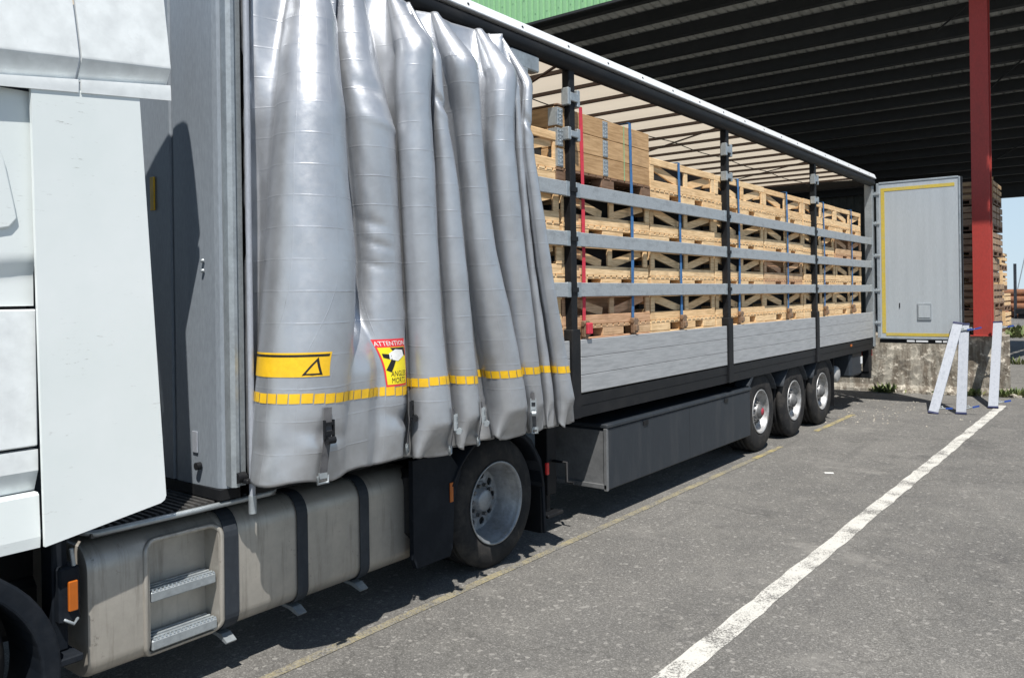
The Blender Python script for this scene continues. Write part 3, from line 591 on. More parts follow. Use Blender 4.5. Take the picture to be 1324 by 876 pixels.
for j in range(NV + 1):
    for k, t in enumerate(cols):
        h0 = hem(t); z = h0 + (ctop(t) - h0) * (j / NV) ** 1.05; p = cpt(t, z); vs.append(p); uvs.append((arc[k], z))
me = bpy.data.meshes.new('curtain'); n1 = len(cols)
me.from_pydata([v[:] for v in vs], [], [(j * n1 + i, j * n1 + i + 1, (j + 1) * n1 + i + 1, (j + 1) * n1 + i) for j in range(NV) for i in range(n1 - 1)])
me.polygons.foreach_set('use_smooth', [True] * len(me.polygons)); uvl = me.uv_layers.new(name='UVMap')
for lp in me.loops: uvl.data[lp.index].uv = uvs[lp.vertex_index]
CU = put('curtain', me, 'vinyl', TR, label='silver vinyl side curtain bunched into deep upright folds')
md = CU.modifiers.new('s', 'SOLIDIFY'); md.thickness = .003; md.offset = -1
def arc_table(z):
    T = []; s_ = 0; p = None; n = 900
    for k in range(n + 1):
        t = (NT + 1) * k / n; q = cpt(t, z)
        if p is not None: s_ += (q - p).length
        T.append((s_, t)); p = q
    return T
def t_at(T, s_):
    lo, hi = 0, len(T) - 1
    while hi - lo > 1:
        m = (lo + hi) // 2
        if T[m][0] <= s_: lo = m
        else: hi = m
    a, b = T[lo], T[hi]; return a[1] + (b[1] - a[1]) * (s_ - a[0]) / max(1e-9, b[0] - a[0])
def s_at(T, t):
    for a, b in zip(T, T[1:]):
        if a[1] <= t <= b[1]: return a[0] + (b[0] - a[0]) * (t - a[1]) / max(1e-9, b[1] - a[1])
    return T[-1][0]
def surf(T, s_, z, off):
    t = t_at(T, s_); e = 1e-3; p = cpt(t, z); du = cpt(t + e, z) - cpt(t - e, z); dz = cpt(t, z + .004) - cpt(t, z - .004)
    n = du.cross(dz)
    if n.length < 1e-12: n = Vector((1, 0, 0))
    n.normalize(); return p + n * off
def sheet(name, T, s0, s1, z0, z1, off, mat, parent, nu=None, nv=None, label=None):
    nu = nu or max(2, int((s1 - s0) / .02)); nv = nv or max(1, int((z1 - z0) / .03))
    mb = MB(); mb.grid(lambda u, v: surf(T, s0 + (s1 - s0) * u, z0 + (z1 - z0) * v, off), nu, nv); return put(name, mb, mat, parent, label=label)
def wrap_poly(name, T, s0, z0, poly, off, mat, parent, tri=None, sub=0):
    """flat print in metres laid onto the curtain from (s0,z0)"""
    bm = bmesh.new()
    for f in poly:
        bm.faces.new([bm.verts.new((p[0], p[1], 0)) for p in f])
    bmesh.ops.triangulate(bm, faces=bm.faces[:])
    for _ in range(sub): bmesh.ops.subdivide_edges(bm, edges=[e for e in bm.edges if e.calc_length() > .02], cuts=1, use_grid_fill=False); bmesh.ops.triangulate(bm, faces=bm.faces[:])
    for v in bm.verts: v.co = surf(T, s0 + v.co.x, z0 + v.co.y, off)
    me = bpy.data.meshes.new(name); bm.to_mesh(me); bm.free(); return put(name, me, mat, parent)
def text_mesh(txt, w, h):
    c = bpy.data.curves.new('t', 'FONT'); c.body = txt; c.fill_mode = 'FRONT'; c.resolution_u = 2
    o = bpy.data.objects.new('t', c); col.objects.link(o); dg = bpy.context.evaluated_depsgraph_get(); me = bpy.data.meshes.new_from_object(o.evaluated_get(dg))
    bpy.data.objects.remove(o); xs = [v.co.x for v in me.vertices]; ys = [v.co.y for v in me.vertices]
    for v in me.vertices: v.co.x = (v.co.x - min(xs)) / (max(xs) - min(xs)) * w; v.co.y = (v.co.y - min(ys)) / (max(ys) - min(ys)) * h
    return me
def wrap_text(txt, T, s0, z0, w, h, off, mat, parent, skew=0):
    me = text_mesh(txt, w, h)
    for v in me.vertices: v.co = surf(T, s0 + v.co.x + skew * v.co.y, z0 + v.co.y, off)
    return put('lettering', me, mat, parent)
# reflective squares along the curtain
T15 = arc_table(1.53); s_ = s_at(T15, 1.04); send = s_at(T15, NT + .95)
while s_ < send - .05:
    w = .058 + rnd.uniform(-.003, .003)
    zz = 1.53 + rnd.uniform(-.002, .002); tc = t_at(T15, s_ + w / 2); K_ = [1.575, 1.575, 1.528, 1.582, 1.548, 1.56, 1.56, 1.545, 1.535, 1.53]
    q_ = max(0, min(8.99, tc - .5)); zz += K_[int(q_)] + (K_[min(9, int(q_) + 1)] - K_[int(q_)]) * (q_ - int(q_)) - 1.53
    sheet('reflective_square', T15, s_, s_ + w, zz - .026, zz + .026, .003, 'yellow', CU, 3, 1); s_ += w + .007
# yellow warning panel
T17 = arc_table(1.73); c1 = s_at(T17, 1.10); c2 = s_at(T17, 1.635)
WP = put('warning_panel', MB().grid(lambda u, v: surf(T17, c1 + (c2 - c1) * u * (1 - .075 * (v - .4)), 1.687 + .128 * v, .003), 30, 5), 'yellow', CU)
wd = c2 - c1
sheet('black_stripe', T17, c1 + .004, c1 + (c2 - c1) * .945, 1.793, 1.805, .0045, 'ink', WP, 30, 1)
def tri_ring(x, y, w, h, q):
    a, b, c = (x, y), (x + w, y), (x + w / 2, y + h); ia, ib, ic = (x + q * 1.6, y + q * .8), (x + w - q * 1.6, y + q * .8), (x + w / 2, y + h - q * 1.9)
    return [[a, b, ib, ia], [b, c, ic, ib], [c, a, ia, ic]]
wrap_poly('triangle_mark', T17, c1, 1.687, tri_ring(wd - .140, .008, .112, .095, .012), .0045, 'ink', WP, sub=1)
wrap_poly('triangle_mark', T17, c1, 1.687, [[(0, .008), (.055, .008), (.0, .075)]], .0045, 'ink', WP, sub=1)
# blind spot sticker
T16 = arc_table(1.70); c0 = s_at(T16, 2.145); SH = .285; SW = s_at(T16, 2.435) - c0
def sk(p): return (p[0] + .045 * (1 - p[1] / SH) * (1 - p[0] / SW) - .01 * (1 - p[1] / SH) * p[0] / SW, p[1])
def quad(x0, x1, y0, y1): return [[sk(p) for p in ((x0, y0), (x1, y0), (x1, y1), (x0, y1))]]
z0 = 1.567
ST = wrap_poly('blind_spot_sticker', T16, c0, z0, quad(0, SW, 0, SH), .003, 'redprint', CU, sub=4)
wrap_poly('yellow_field', T16, c0, z0, quad(.012, SW - .012, .012, .235), .0040, 'yelprint', ST, sub=4)
def sc(P): return [sk((p[0] * SW / .2, p[1])) for p in P]
wrap_poly('black_beam', T16, c0, z0, [sc(((.014, .10), (.05, .085), (.10, .165), (.07, .17))), sc(((.02, .175), (.07, .16), (.09, .19), (.02, .20))), sc(((.10, .20), (.186, .18), (.186, .232), (.08, .232)))], .005, 'ink', ST, sub=2)
wrap_poly('van_mark', T16, c0, z0, [sc(((.055, .165), (.11, .150), (.165, .180), (.16, .215), (.11, .222), (.06, .198)))], .0058, 'whiteprint', ST, sub=1)
wrap_text('ATTENTION', T16, c0 + .008, z0 + .245, SW - .016, .028, .0045, 'whiteprint', ST)
wrap_text('ANGLES', T16, c0 + SW * .33, z0 + .060, SW * .56, .032, .005, 'ink', ST)
wrap_text('MORTS', T16, c0 + SW * .36, z0 + .020, SW * .50, .032, .005, 'ink', ST)
# straps and buckles at the hem
def hem_strap(t, ztop, zbot, big=True, off=.02):
    p = cpt(t, (ztop + zbot) / 2); n = Vector((1, 0, 0)); e = cpt(t + .02, ztop) - cpt(t - .02, ztop); n = Vector((e.y, -e.x, 0)).normalized()
    if n.x < 0: n = -n
    q = MB(); a = cpt(t, ztop) + n * .012; b = cpt(t, zbot + .05) + n * .02; b.z = zbot; tn = Vector((-n.y, n.x, 0))
    w = .045 if big else .03; mid = (a + b) / 2 + n * .012
    pts = [a, a * .7 + b * .3 + n * .015, mid, b]
    for u, v in zip(pts, pts[1:]): q.bar(u, v, .006, w, up=tn) if False else q.add([u + tn * w / 2, u - tn * w / 2, v - tn * w / 2, v + tn * w / 2, u + tn * w / 2 + n * .004, u - tn * w / 2 + n * .004, v - tn * w / 2 + n * .004, v + tn * w / 2 + n * .004], [(0, 1, 2, 3), (4, 5, 6, 7), (0, 4, 5, 1), (2, 6, 7, 3), (1, 5, 6, 2), (0, 3, 7, 4)])
    s_ = put('hem_strap', q, 'strapgrey', CU)
    k = MB(); c = a * .78 + b * .22 + n * .022
    k.bar(c - tn * w * .62, c + tn * w * .62, .016, .014); c2 = c + Vector((0, 0, -.05)); k.bar(c2 - tn * w * .62, c2 + tn * w * .62, .02, .022)
    for sg in (-1, 1): k.bar(c + tn * w * .6 * sg + Vector((0, 0, .02)), c2 + tn * w * .6 * sg - Vector((0, 0, .03)), .008, .018, up=tuple(n))
    c3 = c2 + Vector((0, 0, -.035)) + n * .02; k.tube([c3 - tn * w * .5, c3 + tn * w * .5], .02, 8)
    put('buckle', k, 'black' if big else 'galv', s_)
    h = MB(); hb_ = b + n * .004; h.bar(hb_ + Vector((0, 0, .02)) - tn * w * .5, hb_ + Vector((0, 0, .02)) + tn * w * .5, .014, .03); h.tube([hb_ - tn * w * .7 + Vector((0, 0, .02)), hb_ - tn * w * .7 - Vector((0, 0, .02)), hb_ + tn * w * .7 - Vector((0, 0, .02)), hb_ + tn * w * .7 + Vector((0, 0, .02))], .008, 6)
    put('hook', h, 'galv', s_)
hem_strap(1.65, 1.52, 1.14); hem_strap(2.46, 1.52, 1.16, True)
for tt in (3.57, 4.58, 6.38): hem_strap(tt, 1.40, 1.12, False)
# sliding end pole of the curtain with its roller bracket
EP = put('curtain_end_pole', MB().cbox(-.05, -.012, 2.56, 2.70, 1.25, 4.02, .006), 'galv', TR)
put('roller_bracket', MB().cbox(-.06, .03, 2.50, 2.88, 3.92, 4.05, .01).cbox(-.01, .035, 2.55, 2.72, 3.75, 3.93, .01), 'galv', EP)
put('yellow_tag', MB().cbox(.0355, .0385, 2.57, 2.62, 3.80, 3.90, .001), 'yellow', EP)
put('yellow_tag', MB().cbox(.05, .056, .20, .235, 3.66, 3.80, .001), 'yellow', CU) if False else sheet('yellow_tag', arc_table(3.72), s_at(arc_table(3.72), .45), s_at(arc_table(3.72), .45) + .04, 3.64, 3.85, .004, 'yellow', CU)
# ------------------------------------------------------------------ tractor unit
TK = thing('truck_tractor', (0, 0, 0), 'white truck cab and chassis with grimy fuel tank, coupled to the open trailer', 'truck')
put('side_fairing', MB().prism([(-.978, 3.055), (-.483, 3.118), (-.372, 1.12), (-.380, 1.100), (-.400, 1.088), (-.945, 1.005)], 'x', -.022, .0), 'scuff', TK, label='tall flat white fairing panel with scuffed edges')
cs = MB()
def cabside(u, v):
    y = -3.3 + (3.3 - .95) * u; z = 2.085 + (3.045 - 2.085) * v
    x = -.045 - .03 * sstep((2.30 - z + .12 * (y + 1.1)) / .10) - .02 * sstep((-y - 2.2)); return (x, y, z)
put('cab_side_panel', MB().grid(cabside, 40, 40), 'scuff', TK)
rp = [(-1.028, 2.47), (-1.04, 2.54), (-1.075, 2.72), (-1.114, 2.83), (-1.2, 2.92), (-2.0, 2.95), (-2.0, 2.40), (-1.2, 2.40), (-1.06, 2.43)]
q = put('raised_cover', MB().prism(rp, 'x', -.05, -.030), 'scuff', TK); md = q.modifiers.new('b', 'BEVEL'); md.width = .008; md.segments = 3
put('cab_side_panel', MB().cbox(-.10, -.045, -3.3, -.95, 1.455, 2.070, .006), 'white', TK)
put('cab_side_panel', MB().prism([(-.05, 1.440), (-.05, 1.345), (-.085, 1.255), (-.13, 1.25), (-.13, 1.44)], 'y', -3.3, -.95), 'white', TK) if False else put('cab_side_panel', MB().prism([(-.05, 1.440), (-.05, 1.345), (-.095, 1.250), (-.15, 1.25), (-.15, 1.44)], 'y', -3.3, -.95), 'white', TK)
put('cab_skirt', MB().prism([(-.040, 1.235), (-.030, 1.05), (-.035, 1.0), (-.09, 1.0), (-.10, 1.246), (-.055, 1.246)], 'y', -3.3, -.952), 'scuff', TK)
put('cab_body', MB().box(-2.42, -.16, -3.2, -.96, 1.02, 3.04), 'white', TK)
put('cab_gap_filler', MB().box(-.16, -.102, -3.2, -.97, 1.03, 3.0), 'seam', TK)
put('cab_rear_wall', MB().cbox(-2.35, -.12, -.96, -.90, 1.05, 3.05, .02), 'slate', TK)
def defl(y, z):
    zb = 3.190 + (y + .32) * .135; zt = 3.275 + (y + .32) * .10
    if z < zb: x = .004 - .006 * (zb - z) / .1
    elif z < zt: x = -.045 + .061 * (z - zb) / (zt - zb)
    else: x = .016 - .055 * (z - zt) - .11 * max(0, z - 3.6) ** 1.7
    return x - .10 * sstep((-y - 1.2) / 2)
def defl_panel(name, ya, yb):
    zs = [0, .03, .06, .0725, .0745, .09, .11, .13, .15, .1575, .1595, .17, .2, .25, .35, .5, .6, .7, .8, .9, 1.0, 1.1, 1.25, 1.4, 1.55]
    def fn(u, v):
        q = zs[min(int(v * (len(zs) - 1) + .5), len(zs) - 1)]
        y0 = -.32 + 0; lo0 = ya(3.3) if callable(ya) else ya; yy = lo0 + (yb(3.3) - lo0) * u
        bot = 3.117 + (yy + .32) * .10; zb = 3.190 + (yy + .32) * .135; zt = 3.275 + (yy + .32) * .10
        z = bot + (zb - bot) * q / .0735 if q <= .0735 else (zb + (zt - zb) * (q - .0735) / .085 if q <= .1585 else zt + q - .1585)
        lo = ya(z) if callable(ya) else ya; hi = yb(z); y = lo + (hi - lo) * u; return (defl(yy, z), y, z)
    p = put(name, MB().grid(fn, 24, len(zs) - 1), 'white', TK); m_ = p.modifiers.new('s', 'SOLIDIFY'); m_.thickness = .012; m_.offset = 0
    m_ = p.modifiers.new('e', 'EDGE_SPLIT'); m_.split_angle = math.radians(28); return p
seam = lambda z: -.768 - .085 * max(0, z - 3.2) ** 1.2 * 1.2
rear = lambda z: -.318 - .062 * max(0, z - 3.1) - .60 * max(0, z - 3.98) ** 1.5
defl_panel('roof_deflector', -3.0, lambda z: seam(z) - .008)
defl_panel('roof_deflector', lambda z: seam(z) + .004, rear)
put('deflector_lining', MB().box(-2.2, -.30, -2.9, -.80, 3.05, 3.95), 'slate', TK)
# front wheel and its arch
W_ = put('wheel', drum, None, TK, (-.12, -1.555, .50)); t5 = tyre_mesh(.50, .29, .33).mesh('tyre'); put('tyre', t5, 'rubber', W_)
arch = []; inner = []
for a in range(0, 25):
    th = math.radians(-14 + a * 7); R0 = .70; arch.append((-1.56 + R0 * math.cos(th), .43 + R0 * .88 * math.sin(th))); inner.append((-1.56 + (R0 - .085) * math.cos(th), .43 + (R0 - .085) * .88 * math.sin(th) - .012))
q = put('wheel_arch', MB().prism(arch + inner[::-1], 'x', -.42, -.045), 'navy', TK); md = q.modifiers.new('b', 'BEVEL'); md.width = .012; md.segments = 2; md.limit_method = 'ANGLE'
put('mudflap', MB().cbox(-.42, -.06, -.885, -.87, .22, .52, .004), 'navy', TK)
put('step_bracket', MB().cbox(-.28, -.05, -.87, -.76, .42, .455, .006).cbox(-.26, -.14, -.86, -.79, .46, .98), 'navy', TK)
br = MB()
for i in range(9): br.bar((-.10, -.94 - i * .004, .36 - i * .018), (-.10, -.885, .33 - i * .018), .004, .006)
put('spray_bristles', br, 'brightalu', TK)
lb = put('lamp_bracket', MB().cbox(-.20, -.09, -.85, -.755, .60, .86, .01), 'navy', TK)
put('marker_lamp', MB().cbox(-.09, -.072, -.815, -.772, .655, .795, .006), 'orange', lb)
put('cable_clip', MB().tube([(-.09, -.83, .62), (-.06, -.80, .60), (-.09, -.77, .61)], .008, 6), 'galv', lb)
put('cable_clip', MB().tube([(-.1, -.79, .94), (-.1, -.78, .86)], .01, 6), 'galv', lb)
# fuel tank with step recess
def rr_sec(x0, x1, z0, z1, r, n=7):
    p = []
    for cx_, cz_, a0 in ((x1 - r, z0 + r * .8, -90), (x1 - r, z1 - r, 0), (x0 + r, z1 - r, 90), (x0 + r, z0 + r, 180)):
        for k in range(n + 1):
            a = math.radians(a0 + 90 * k / n); p.append((cx_ + r * math.cos(a), cz_ + (r * .8 if (a0 == -90) else r) * math.sin(a)))
    return p
ZT0, ZT1 = .315, .955
def tank_seg(mb, ya, yb, cap0=False, cap1=False):
    full = rr_sec(-.66, .0, ZT0, ZT1, .13); ins = rr_sec(-.63, -.03, ZT0 + .03, ZT1 - .03, .11); n = len(full)
    rings = []
    if cap0: rings += [(ins, ya), (rr_sec(-.648, -.012, ZT0 + .012, ZT1 - .012, .12), ya + .006), (full, ya + .03)]
    else: rings += [(full, ya)]
    if cap1: rings += [(full, yb - .03), (rr_sec(-.648, -.012, ZT0 + .012, ZT1 - .012, .12), yb - .006), (ins, yb)]
    else: rings += [(full, yb)]
    vs = [(x, y, z) for rg, y in rings for x, z in rg]; fs = []
    for k in range(len(rings) - 1): fs += [(k * n + i, k * n + (i + 1) % n, (k + 1) * n + (i + 1) % n, (k + 1) * n + i) for i in range(n)]
    fs += [tuple(range(n))[::-1], tuple((len(rings) - 1) * n + i for i in range(n))]
    mb.add(vs, fs, False)
tkb = MB(); tank_seg(tkb, -.765, -.465, True, False); tank_seg(tkb, -.085, 1.405, False, True)
sec = rr_sec(-.66, .0, ZT0, ZT1, .13)
rec = [p for p in sec if not (p[0] > -.2 and .33 < p[1] < .90)]
prof = [(-.66, .40), (-.63, .33), (-.55, ZT0), (-.14, ZT0), (-.06, .325), (-.022, .345), (-.13, .365), (-.14, .87), (-.02, .893), (-.06, .935), (-.13, ZT1), (-.55, ZT1), (-.63, .93), (-.66, .85)]
tkb.prism(prof, 'y', -.465, -.085)
tkb.sm = [True] * len(tkb.f)
TNK = put('fuel_tank', tkb, 'tank', TK, label='grimy aluminium fuel tank with two recessed steps')
TNK.location = (-.15, .098, -.081); TNK.scale = (1, 1.038, 1.038)
m_ = TNK.modifiers.new('e', 'EDGE_SPLIT'); m_.split_angle = math.radians(32)
def rrect(y0, y1, z0, z1, r, n=6):
    p = []
    for cy, cz, a0 in ((y1 - r, z0 + r, -90), (y1 - r, z1 - r, 0), (y0 + r, z1 - r, 90), (y0 + r, z0 + r, 180)):
        for k in range(n + 1): a = math.radians(a0 + 90 * k / n); p.append((cy + r * math.cos(a), cz + r * math.sin(a)))
    return p
rp = rrect(-.485, -.065, .335, .905, .06)
def xs(z):
    if z > ZT1 - .13: return -.13 + .13 * math.sqrt(max(0, 1 - ((z - ZT1 + .13) / .13) ** 2))
    if z < ZT0 + .104: return -.13 + .13 * math.sqrt(max(0, 1 - ((ZT0 + .104 - z) / .104) ** 2))
    return 0
pts = [(xs(z) + .001, y, z) for y, z in rp]
put('recess_rim', MB().tube(pts + [pts[0], pts[1]], .014, 8), 'tank', TNK)
for zz, xx in ((.60, -.008), (.362, .0)):
    st = put('step', MB().cbox(xx - .13, xx, -.455, -.095, zz, zz + .052, .006), 'brightalu' if False else 'galv', TNK)
    tt = MB()
    for i in range(17): y = -.448 + i * .021; tt.add([(xx - .002, y, zz + .052), (xx - .002, y + .012, zz + .052), (xx - .014, y + .012, zz + .052), (xx - .014, y, zz + .052), (xx - .008, y + .006, zz + .066)], [(0, 1, 4), (1, 2, 4), (2, 3, 4), (3, 0, 4)])
    for j in range(3): tt.cbox(xx - .11 + j * .035, xx - .095 + j * .035, -.45, -.10, zz + .053, zz + .060, .002)
    put('step_teeth', tt, 'galv', st)
for i, (ya, yb) in enumerate(((-.055, .03), (.42, .495), (.90, .975))):
    a = rr_sec(-.67, .010, ZT0 - .010, ZT1 + .008, .135); b = rr_sec(-.665, .004, ZT0 - .003, ZT1 + .002, .13); n = len(a)
    mb = MB(); vs = [(x, ya, z) for x, z in a] + [(x, yb, z) for x, z in a] + [(x, ya, z) for x, z in b] + [(x, yb, z) for x, z in b]
    mb.add(vs, [(i_, (i_ + 1) % n, n + (i_ + 1) % n, n + i_) for i_ in range(n)] + [(i_, (i_ + 1) % n, 2 * n + (i_ + 1) % n, 2 * n + i_) for i_ in range(n)] + [(n + i_, n + (i_ + 1) % n, 3 * n + (i_ + 1) % n, 3 * n + i_) for i_ in range(n)])
    sp_ = put('tank_strap', mb, 'slate', TNK)
    put('strap_bracket', MB().prism([(-.30, .305), (-.06, .295), (.0, .262), (-.01, .252), (-.10, .276), (-.30, .285)], 'y', (ya + yb) / 2 - .03, (ya + yb) / 2 + .03), 'galv', sp_)
cw = MB().box(-.64, -.08, -.72, .34, .962, .985)
for i in range(26):
    y = -.70 + i * .04; cw.box(-.62, -.10, y, y + .016, .985, 1.002)
CW = put('catwalk', cw, 'grating', TK); CW.location = (-.06, .04, -.01)
put('catwalk_edge', MB().tube([(-.16, -.735, .985), (-.075, -.70, .985), (-.06, -.2, .985), (-.06, .28, .985), (-.10, .345, .985), (-.3, .35, .985)], .016, 8), 'galv', CW)
# chassis of the tractor
for x in (-.80, -1.68): put('chassis_beam', MB().box(x - .04, x + .04, -2.8, 3.05, .66, .93), 'black', TK)
put('dark_filler', MB().cbox(-1.6, -.72, -2.6, 1.5, .35, .66, .05).cbox(-.66, -.10, 1.44, 1.80, .42, .90, .05), 'black', TK)  # black chassis blocks; the one between tank and wheel stands in for shade
put('fifth_wheel', MB().cbox(-1.7, -.78, 1.5, 2.5, .94, 1.0, .03), 'black', TK)
put('rear_crossmember', MB().cbox(-1.9, -.6, 2.95, 3.05, .6, .9), 'black', TK)
# drive wheel
tyre_d = tyre_mesh(.50, .30, .29).mesh('tyre'); tyre_d.materials.append(MT['rubber'])
rm = MB().lathe([(-.03, .30), (.0, .318), (.006, .318), (.006, .306), (-.015, .298), (-.045, .288), (-.06, .272), (-.13, .262), (-.145, .248), (-.19, .245), (-.20, .238)], 72)
holed_disc(rm, -.20, .02, .145, .238, 10, .031); rm.lathe([(-.20, .145), (-.17, .13), (-.165, .09), (-.12, .085), (-.11, .07), (-.11, 0)], 48)
drum_d = MB().lathe([(-.225, .0), (-.225, .235), (-.50, .235), (-.50, .0)], 32).mesh('brake_drum'); drum_d.materials.append(MT['seam'])
for side in (0, 1):
    W_ = put('wheel', drum_d, None, TK, (-.06 if side == 0 else XW + .06, 2.355, .50), (0.3, 0, PI * side)); put('tyre', tyre_d, None, W_); put('tyre', tyre_d, None, W_, (-.33, 0, 0)); put('rim', rm.mesh('rim'), 'rimdark', W_)
    for k in range(10):
        hb = MB(); a = 2 * PI * k / 10 + .3; c = (.118 * math.cos(a), .118 * math.sin(a)); hb.tube([(-.17, *c), (-.135, *c)], .015, 6)
        if side == 0: put('wheel_nut', hb, 'hub', W_)
put('axle', MB().tube([(XW + .4, 2.355, .5), (-.4, 2.355, .5)], .10, 14), 'black', TK)
def mg(u, v): a = math.radians(4 + 150 * u); return (-.66 + .62 * v, 2.36 + .60 * math.cos(a), .47 + .60 * math.sin(a))
mo = put('mudguard', MB().grid(mg, 26, 1), 'navy', TK); md = mo.modifiers.new('s', 'SOLIDIFY'); md.thickness = .02
put('guard_side', MB().prism([(1.43, .30), (1.46, .235), (1.80, .235), (1.83, .30), (1.85, .62), (1.93, .82), (1.80, .98), (1.43, .98)], 'x', -.09, -.05), 'navy', TK)
put('guard_reflector', MB().cbox(-.05, -.042, 1.80, 1.835, .62, .76, .003), 'orange', TK)
gp = [(2.72, .98), (2.80, .92), (2.93, .74), (2.975, .52), (2.99, .12), (2.965, .12), (2.94, .52), (2.90, .70), (2.77, .88), (2.68, .95)]
put('guard_rear', MB().prism(gp, 'x', -.62, -.045), 'navy', TK)
put('mudflap', MB().cbox(-.60, -.06, 2.94, 2.963, .12, .56, .004), 'black', TK)
put('side_lamp', MB().cbox(-.05, -.025, 2.985, 3.02, .60, .70, .006), 'redlens', TK)
# ------------------------------------------------------------------ cargo: slatted crates
L = 1.585; DP = 1.12; CH = .4525
def bx(*a, c=.004): return MB().cbox(*a, c)
CM = []
def cm_(name, mb, mat): me = mb.mesh(name); CM.append((name, me, mat))
for a, b in ((0, .27), (.42, .66), (.79, 1.0)): cm_('block', bx(-.11, 0, a * L, b * L, .022, .098), 'pine')
cm_('runner', bx(-.10, .001, 0, L, 0, .020), 'pine'); cm_('runner', bx(-.10, .001, 0, L, .099, .116), 'pine')
dk = MB()
for i in range(15): dk.box(-DP, .004, .006 + i * .1065, .084 + i * .1065, .1165, .134)
cm_('deck', dk, 'pine')
cm_('rail', bx(-.022, 0, 0, L, .135, .222), 'pine'); cm_('rail', bx(-.022, 0, 0, L, .378, .450), 'pine')
for a in (0, .50, .945): cm_('upright', bx(-.022, -.001, a * L, a * L + .085, .2225, .3775), 'pine')
def diag(y0, z0, y1, z1): return MB().bar((-.035, y0, z0), (-.035, y1, z1), .02, .08, up=(0, 0, 1))
cm_('brace', diag(.09, .372, .70, .245), 'pine'); cm_('brace', diag(.90, .245, 1.49, .372), 'pine')
cm_('end_board', bx(-DP, -.024, .001, .022, .30, .40), 'pine'); cm_('end_board', bx(-DP, -.024, .001, .022, .14, .25), 'pine')
cm_('far_side', MB().box(-DP, -DP + .02, 0, L, .135, .22).box(-DP, -DP + .02, 0, L, .33, .45).box(-DP, -DP + .02, 0, .09, .22, .33).box(-DP, -DP + .02, 1.49, L, .22, .33), 'pine')
cm_('block_row', MB().box(-DP, -DP + .1, 0, L, .0, .115).box(-.62, -.5, 0, L, .0, .115), 'pine')
cm_('shade_block', MB().box(-DP + .05, -.16, .03, L - .03, .14, .44), 'seam')  # near-black block added inside the crate, painting in the shade behind the boards
DM = []
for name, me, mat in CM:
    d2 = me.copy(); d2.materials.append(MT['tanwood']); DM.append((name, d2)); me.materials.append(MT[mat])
PMl = [(n, m) for n, m, _ in CM]
colw = ['stack half behind the curtain', 'stack under the brown box', 'stack left of second post', 'stack right of second post', 'stack left of third post', 'stack right of third post', 'stack nearest the rear door']
layw = ['lowest crate', 'second crate up', 'middle crate', 'fourth crate up', 'topmost crate']
for c in range(7):
    for k in range(5):
        if c == 1 and k == 4: continue
        old = (c, k) in ((4, 0), (4, 2), (5, 0), (3, 0), (2, 0), (6, 3), (1, 1))
        y = 1.70 + 1.62 * c + rnd.uniform(-.012, .012); x = -.068 + rnd.uniform(-.012, .008); z = 1.24 + CH * k + .001 * k
        lab = '%s slatted crate, %s in the %s' % ('weathered brownish' if old else 'pale', layw[k], colw[c])
        T_ = thing('pallet_crate', (x, y, z), lab, 'crate', 'slatted crates stacked in the trailer', (0, 0, rnd.uniform(-.006, .006)))
        for n_, m_ in (DM if old else PMl):
            o = put(n_, m_, None, T_)
            if n_ in ('brace', 'upright', 'rail', 'runner'): o.location = (rnd.uniform(-.004, .003), rnd.uniform(-.01, .01) if n_ == 'brace' else 0, 0)
        if (c * 3 + k) % 4 == 1:
            for o in T_.children:
                if o.name.startswith('rail'): o.rotation_euler = (rnd.uniform(-.006, .006), 0, 0); o.location.y += rnd.uniform(-.02, .02)
        if (c + k) % 3 == 0:
            for o in T_.children:
                if o.name.startswith('brace'): o.location.z += rnd.uniform(-.008, .004)
# hinged collar box on a dark pallet, topmost by the first post
CB = thing('collar_box', (-.048, 3.22, 3.055), 'brown hinged wooden box on a dark pallet atop the crates by the first post', 'box')
LB = 1.70
for a, b in ((0, .19), (.74, .97), (1.50, 1.70)): put('block', bx(-.12, 0, a, b, .03, .125, c=.008), 'darkwood', CB)
put('runner', bx(-.12, .003, 0, LB, 0, .028), 'darkwood', CB)
dk = MB()
for i in range(13): dk.box(-1.15, .004, i * .131, i * .131 + .105, .1255, .145)
put('deck', dk, 'darkwood', CB)
for k in range(3):
    z0 = .147 + k * .178
    for a, b in ((.03, .80), (.803, 1.68)):
        put('side_board', bx(-.03, -.002, a, b, z0, z0 + .174), 'collar', CB)
    put('end_board', bx(-1.12, -.032, .02, .045, z0, z0 + .174), 'collar', CB)
    put('end_board', bx(-1.12, -.032, 1.66, 1.69, z0, z0 + .174), 'collar', CB)
put('side_board', bx(-1.15, -1.122, .02, 1.69, .147, .68), 'collar', CB)
for yy in (.0, .755):
    for k in range(3):
        h = MB().cbox(-.002, .006, yy + .012, yy + .098, .155 + k * .178, .31 + k * .178, .002)
        for j in range(5): h.tube([(.006, yy + .055, .165 + k * .178 + j * .028), (.006, yy + .055, .185 + k * .178 + j * .028)], .012, 6)
        for j in range(4):
            for s2 in (.028, .082): h.tube([(.006, yy + s2, .17 + k * .178 + j * .04), (.011, yy + s2, .17 + k * .178 + j * .04)], .007, 6)
        if yy == 0: h.cbox(-.09, -.0025, .008, .014, .155 + k * .178, .31 + k * .178, .002)
        put('hinge_plate', h, 'galv', CB)
put('green_band', bx(-.001, .002, 1.16, 1.172, .147, .68, c=.0005), 'greensheet', CB)
put('lid_board', bx(-1.13, .004, .02, .20, .684, .70), 'darkwood', CB)
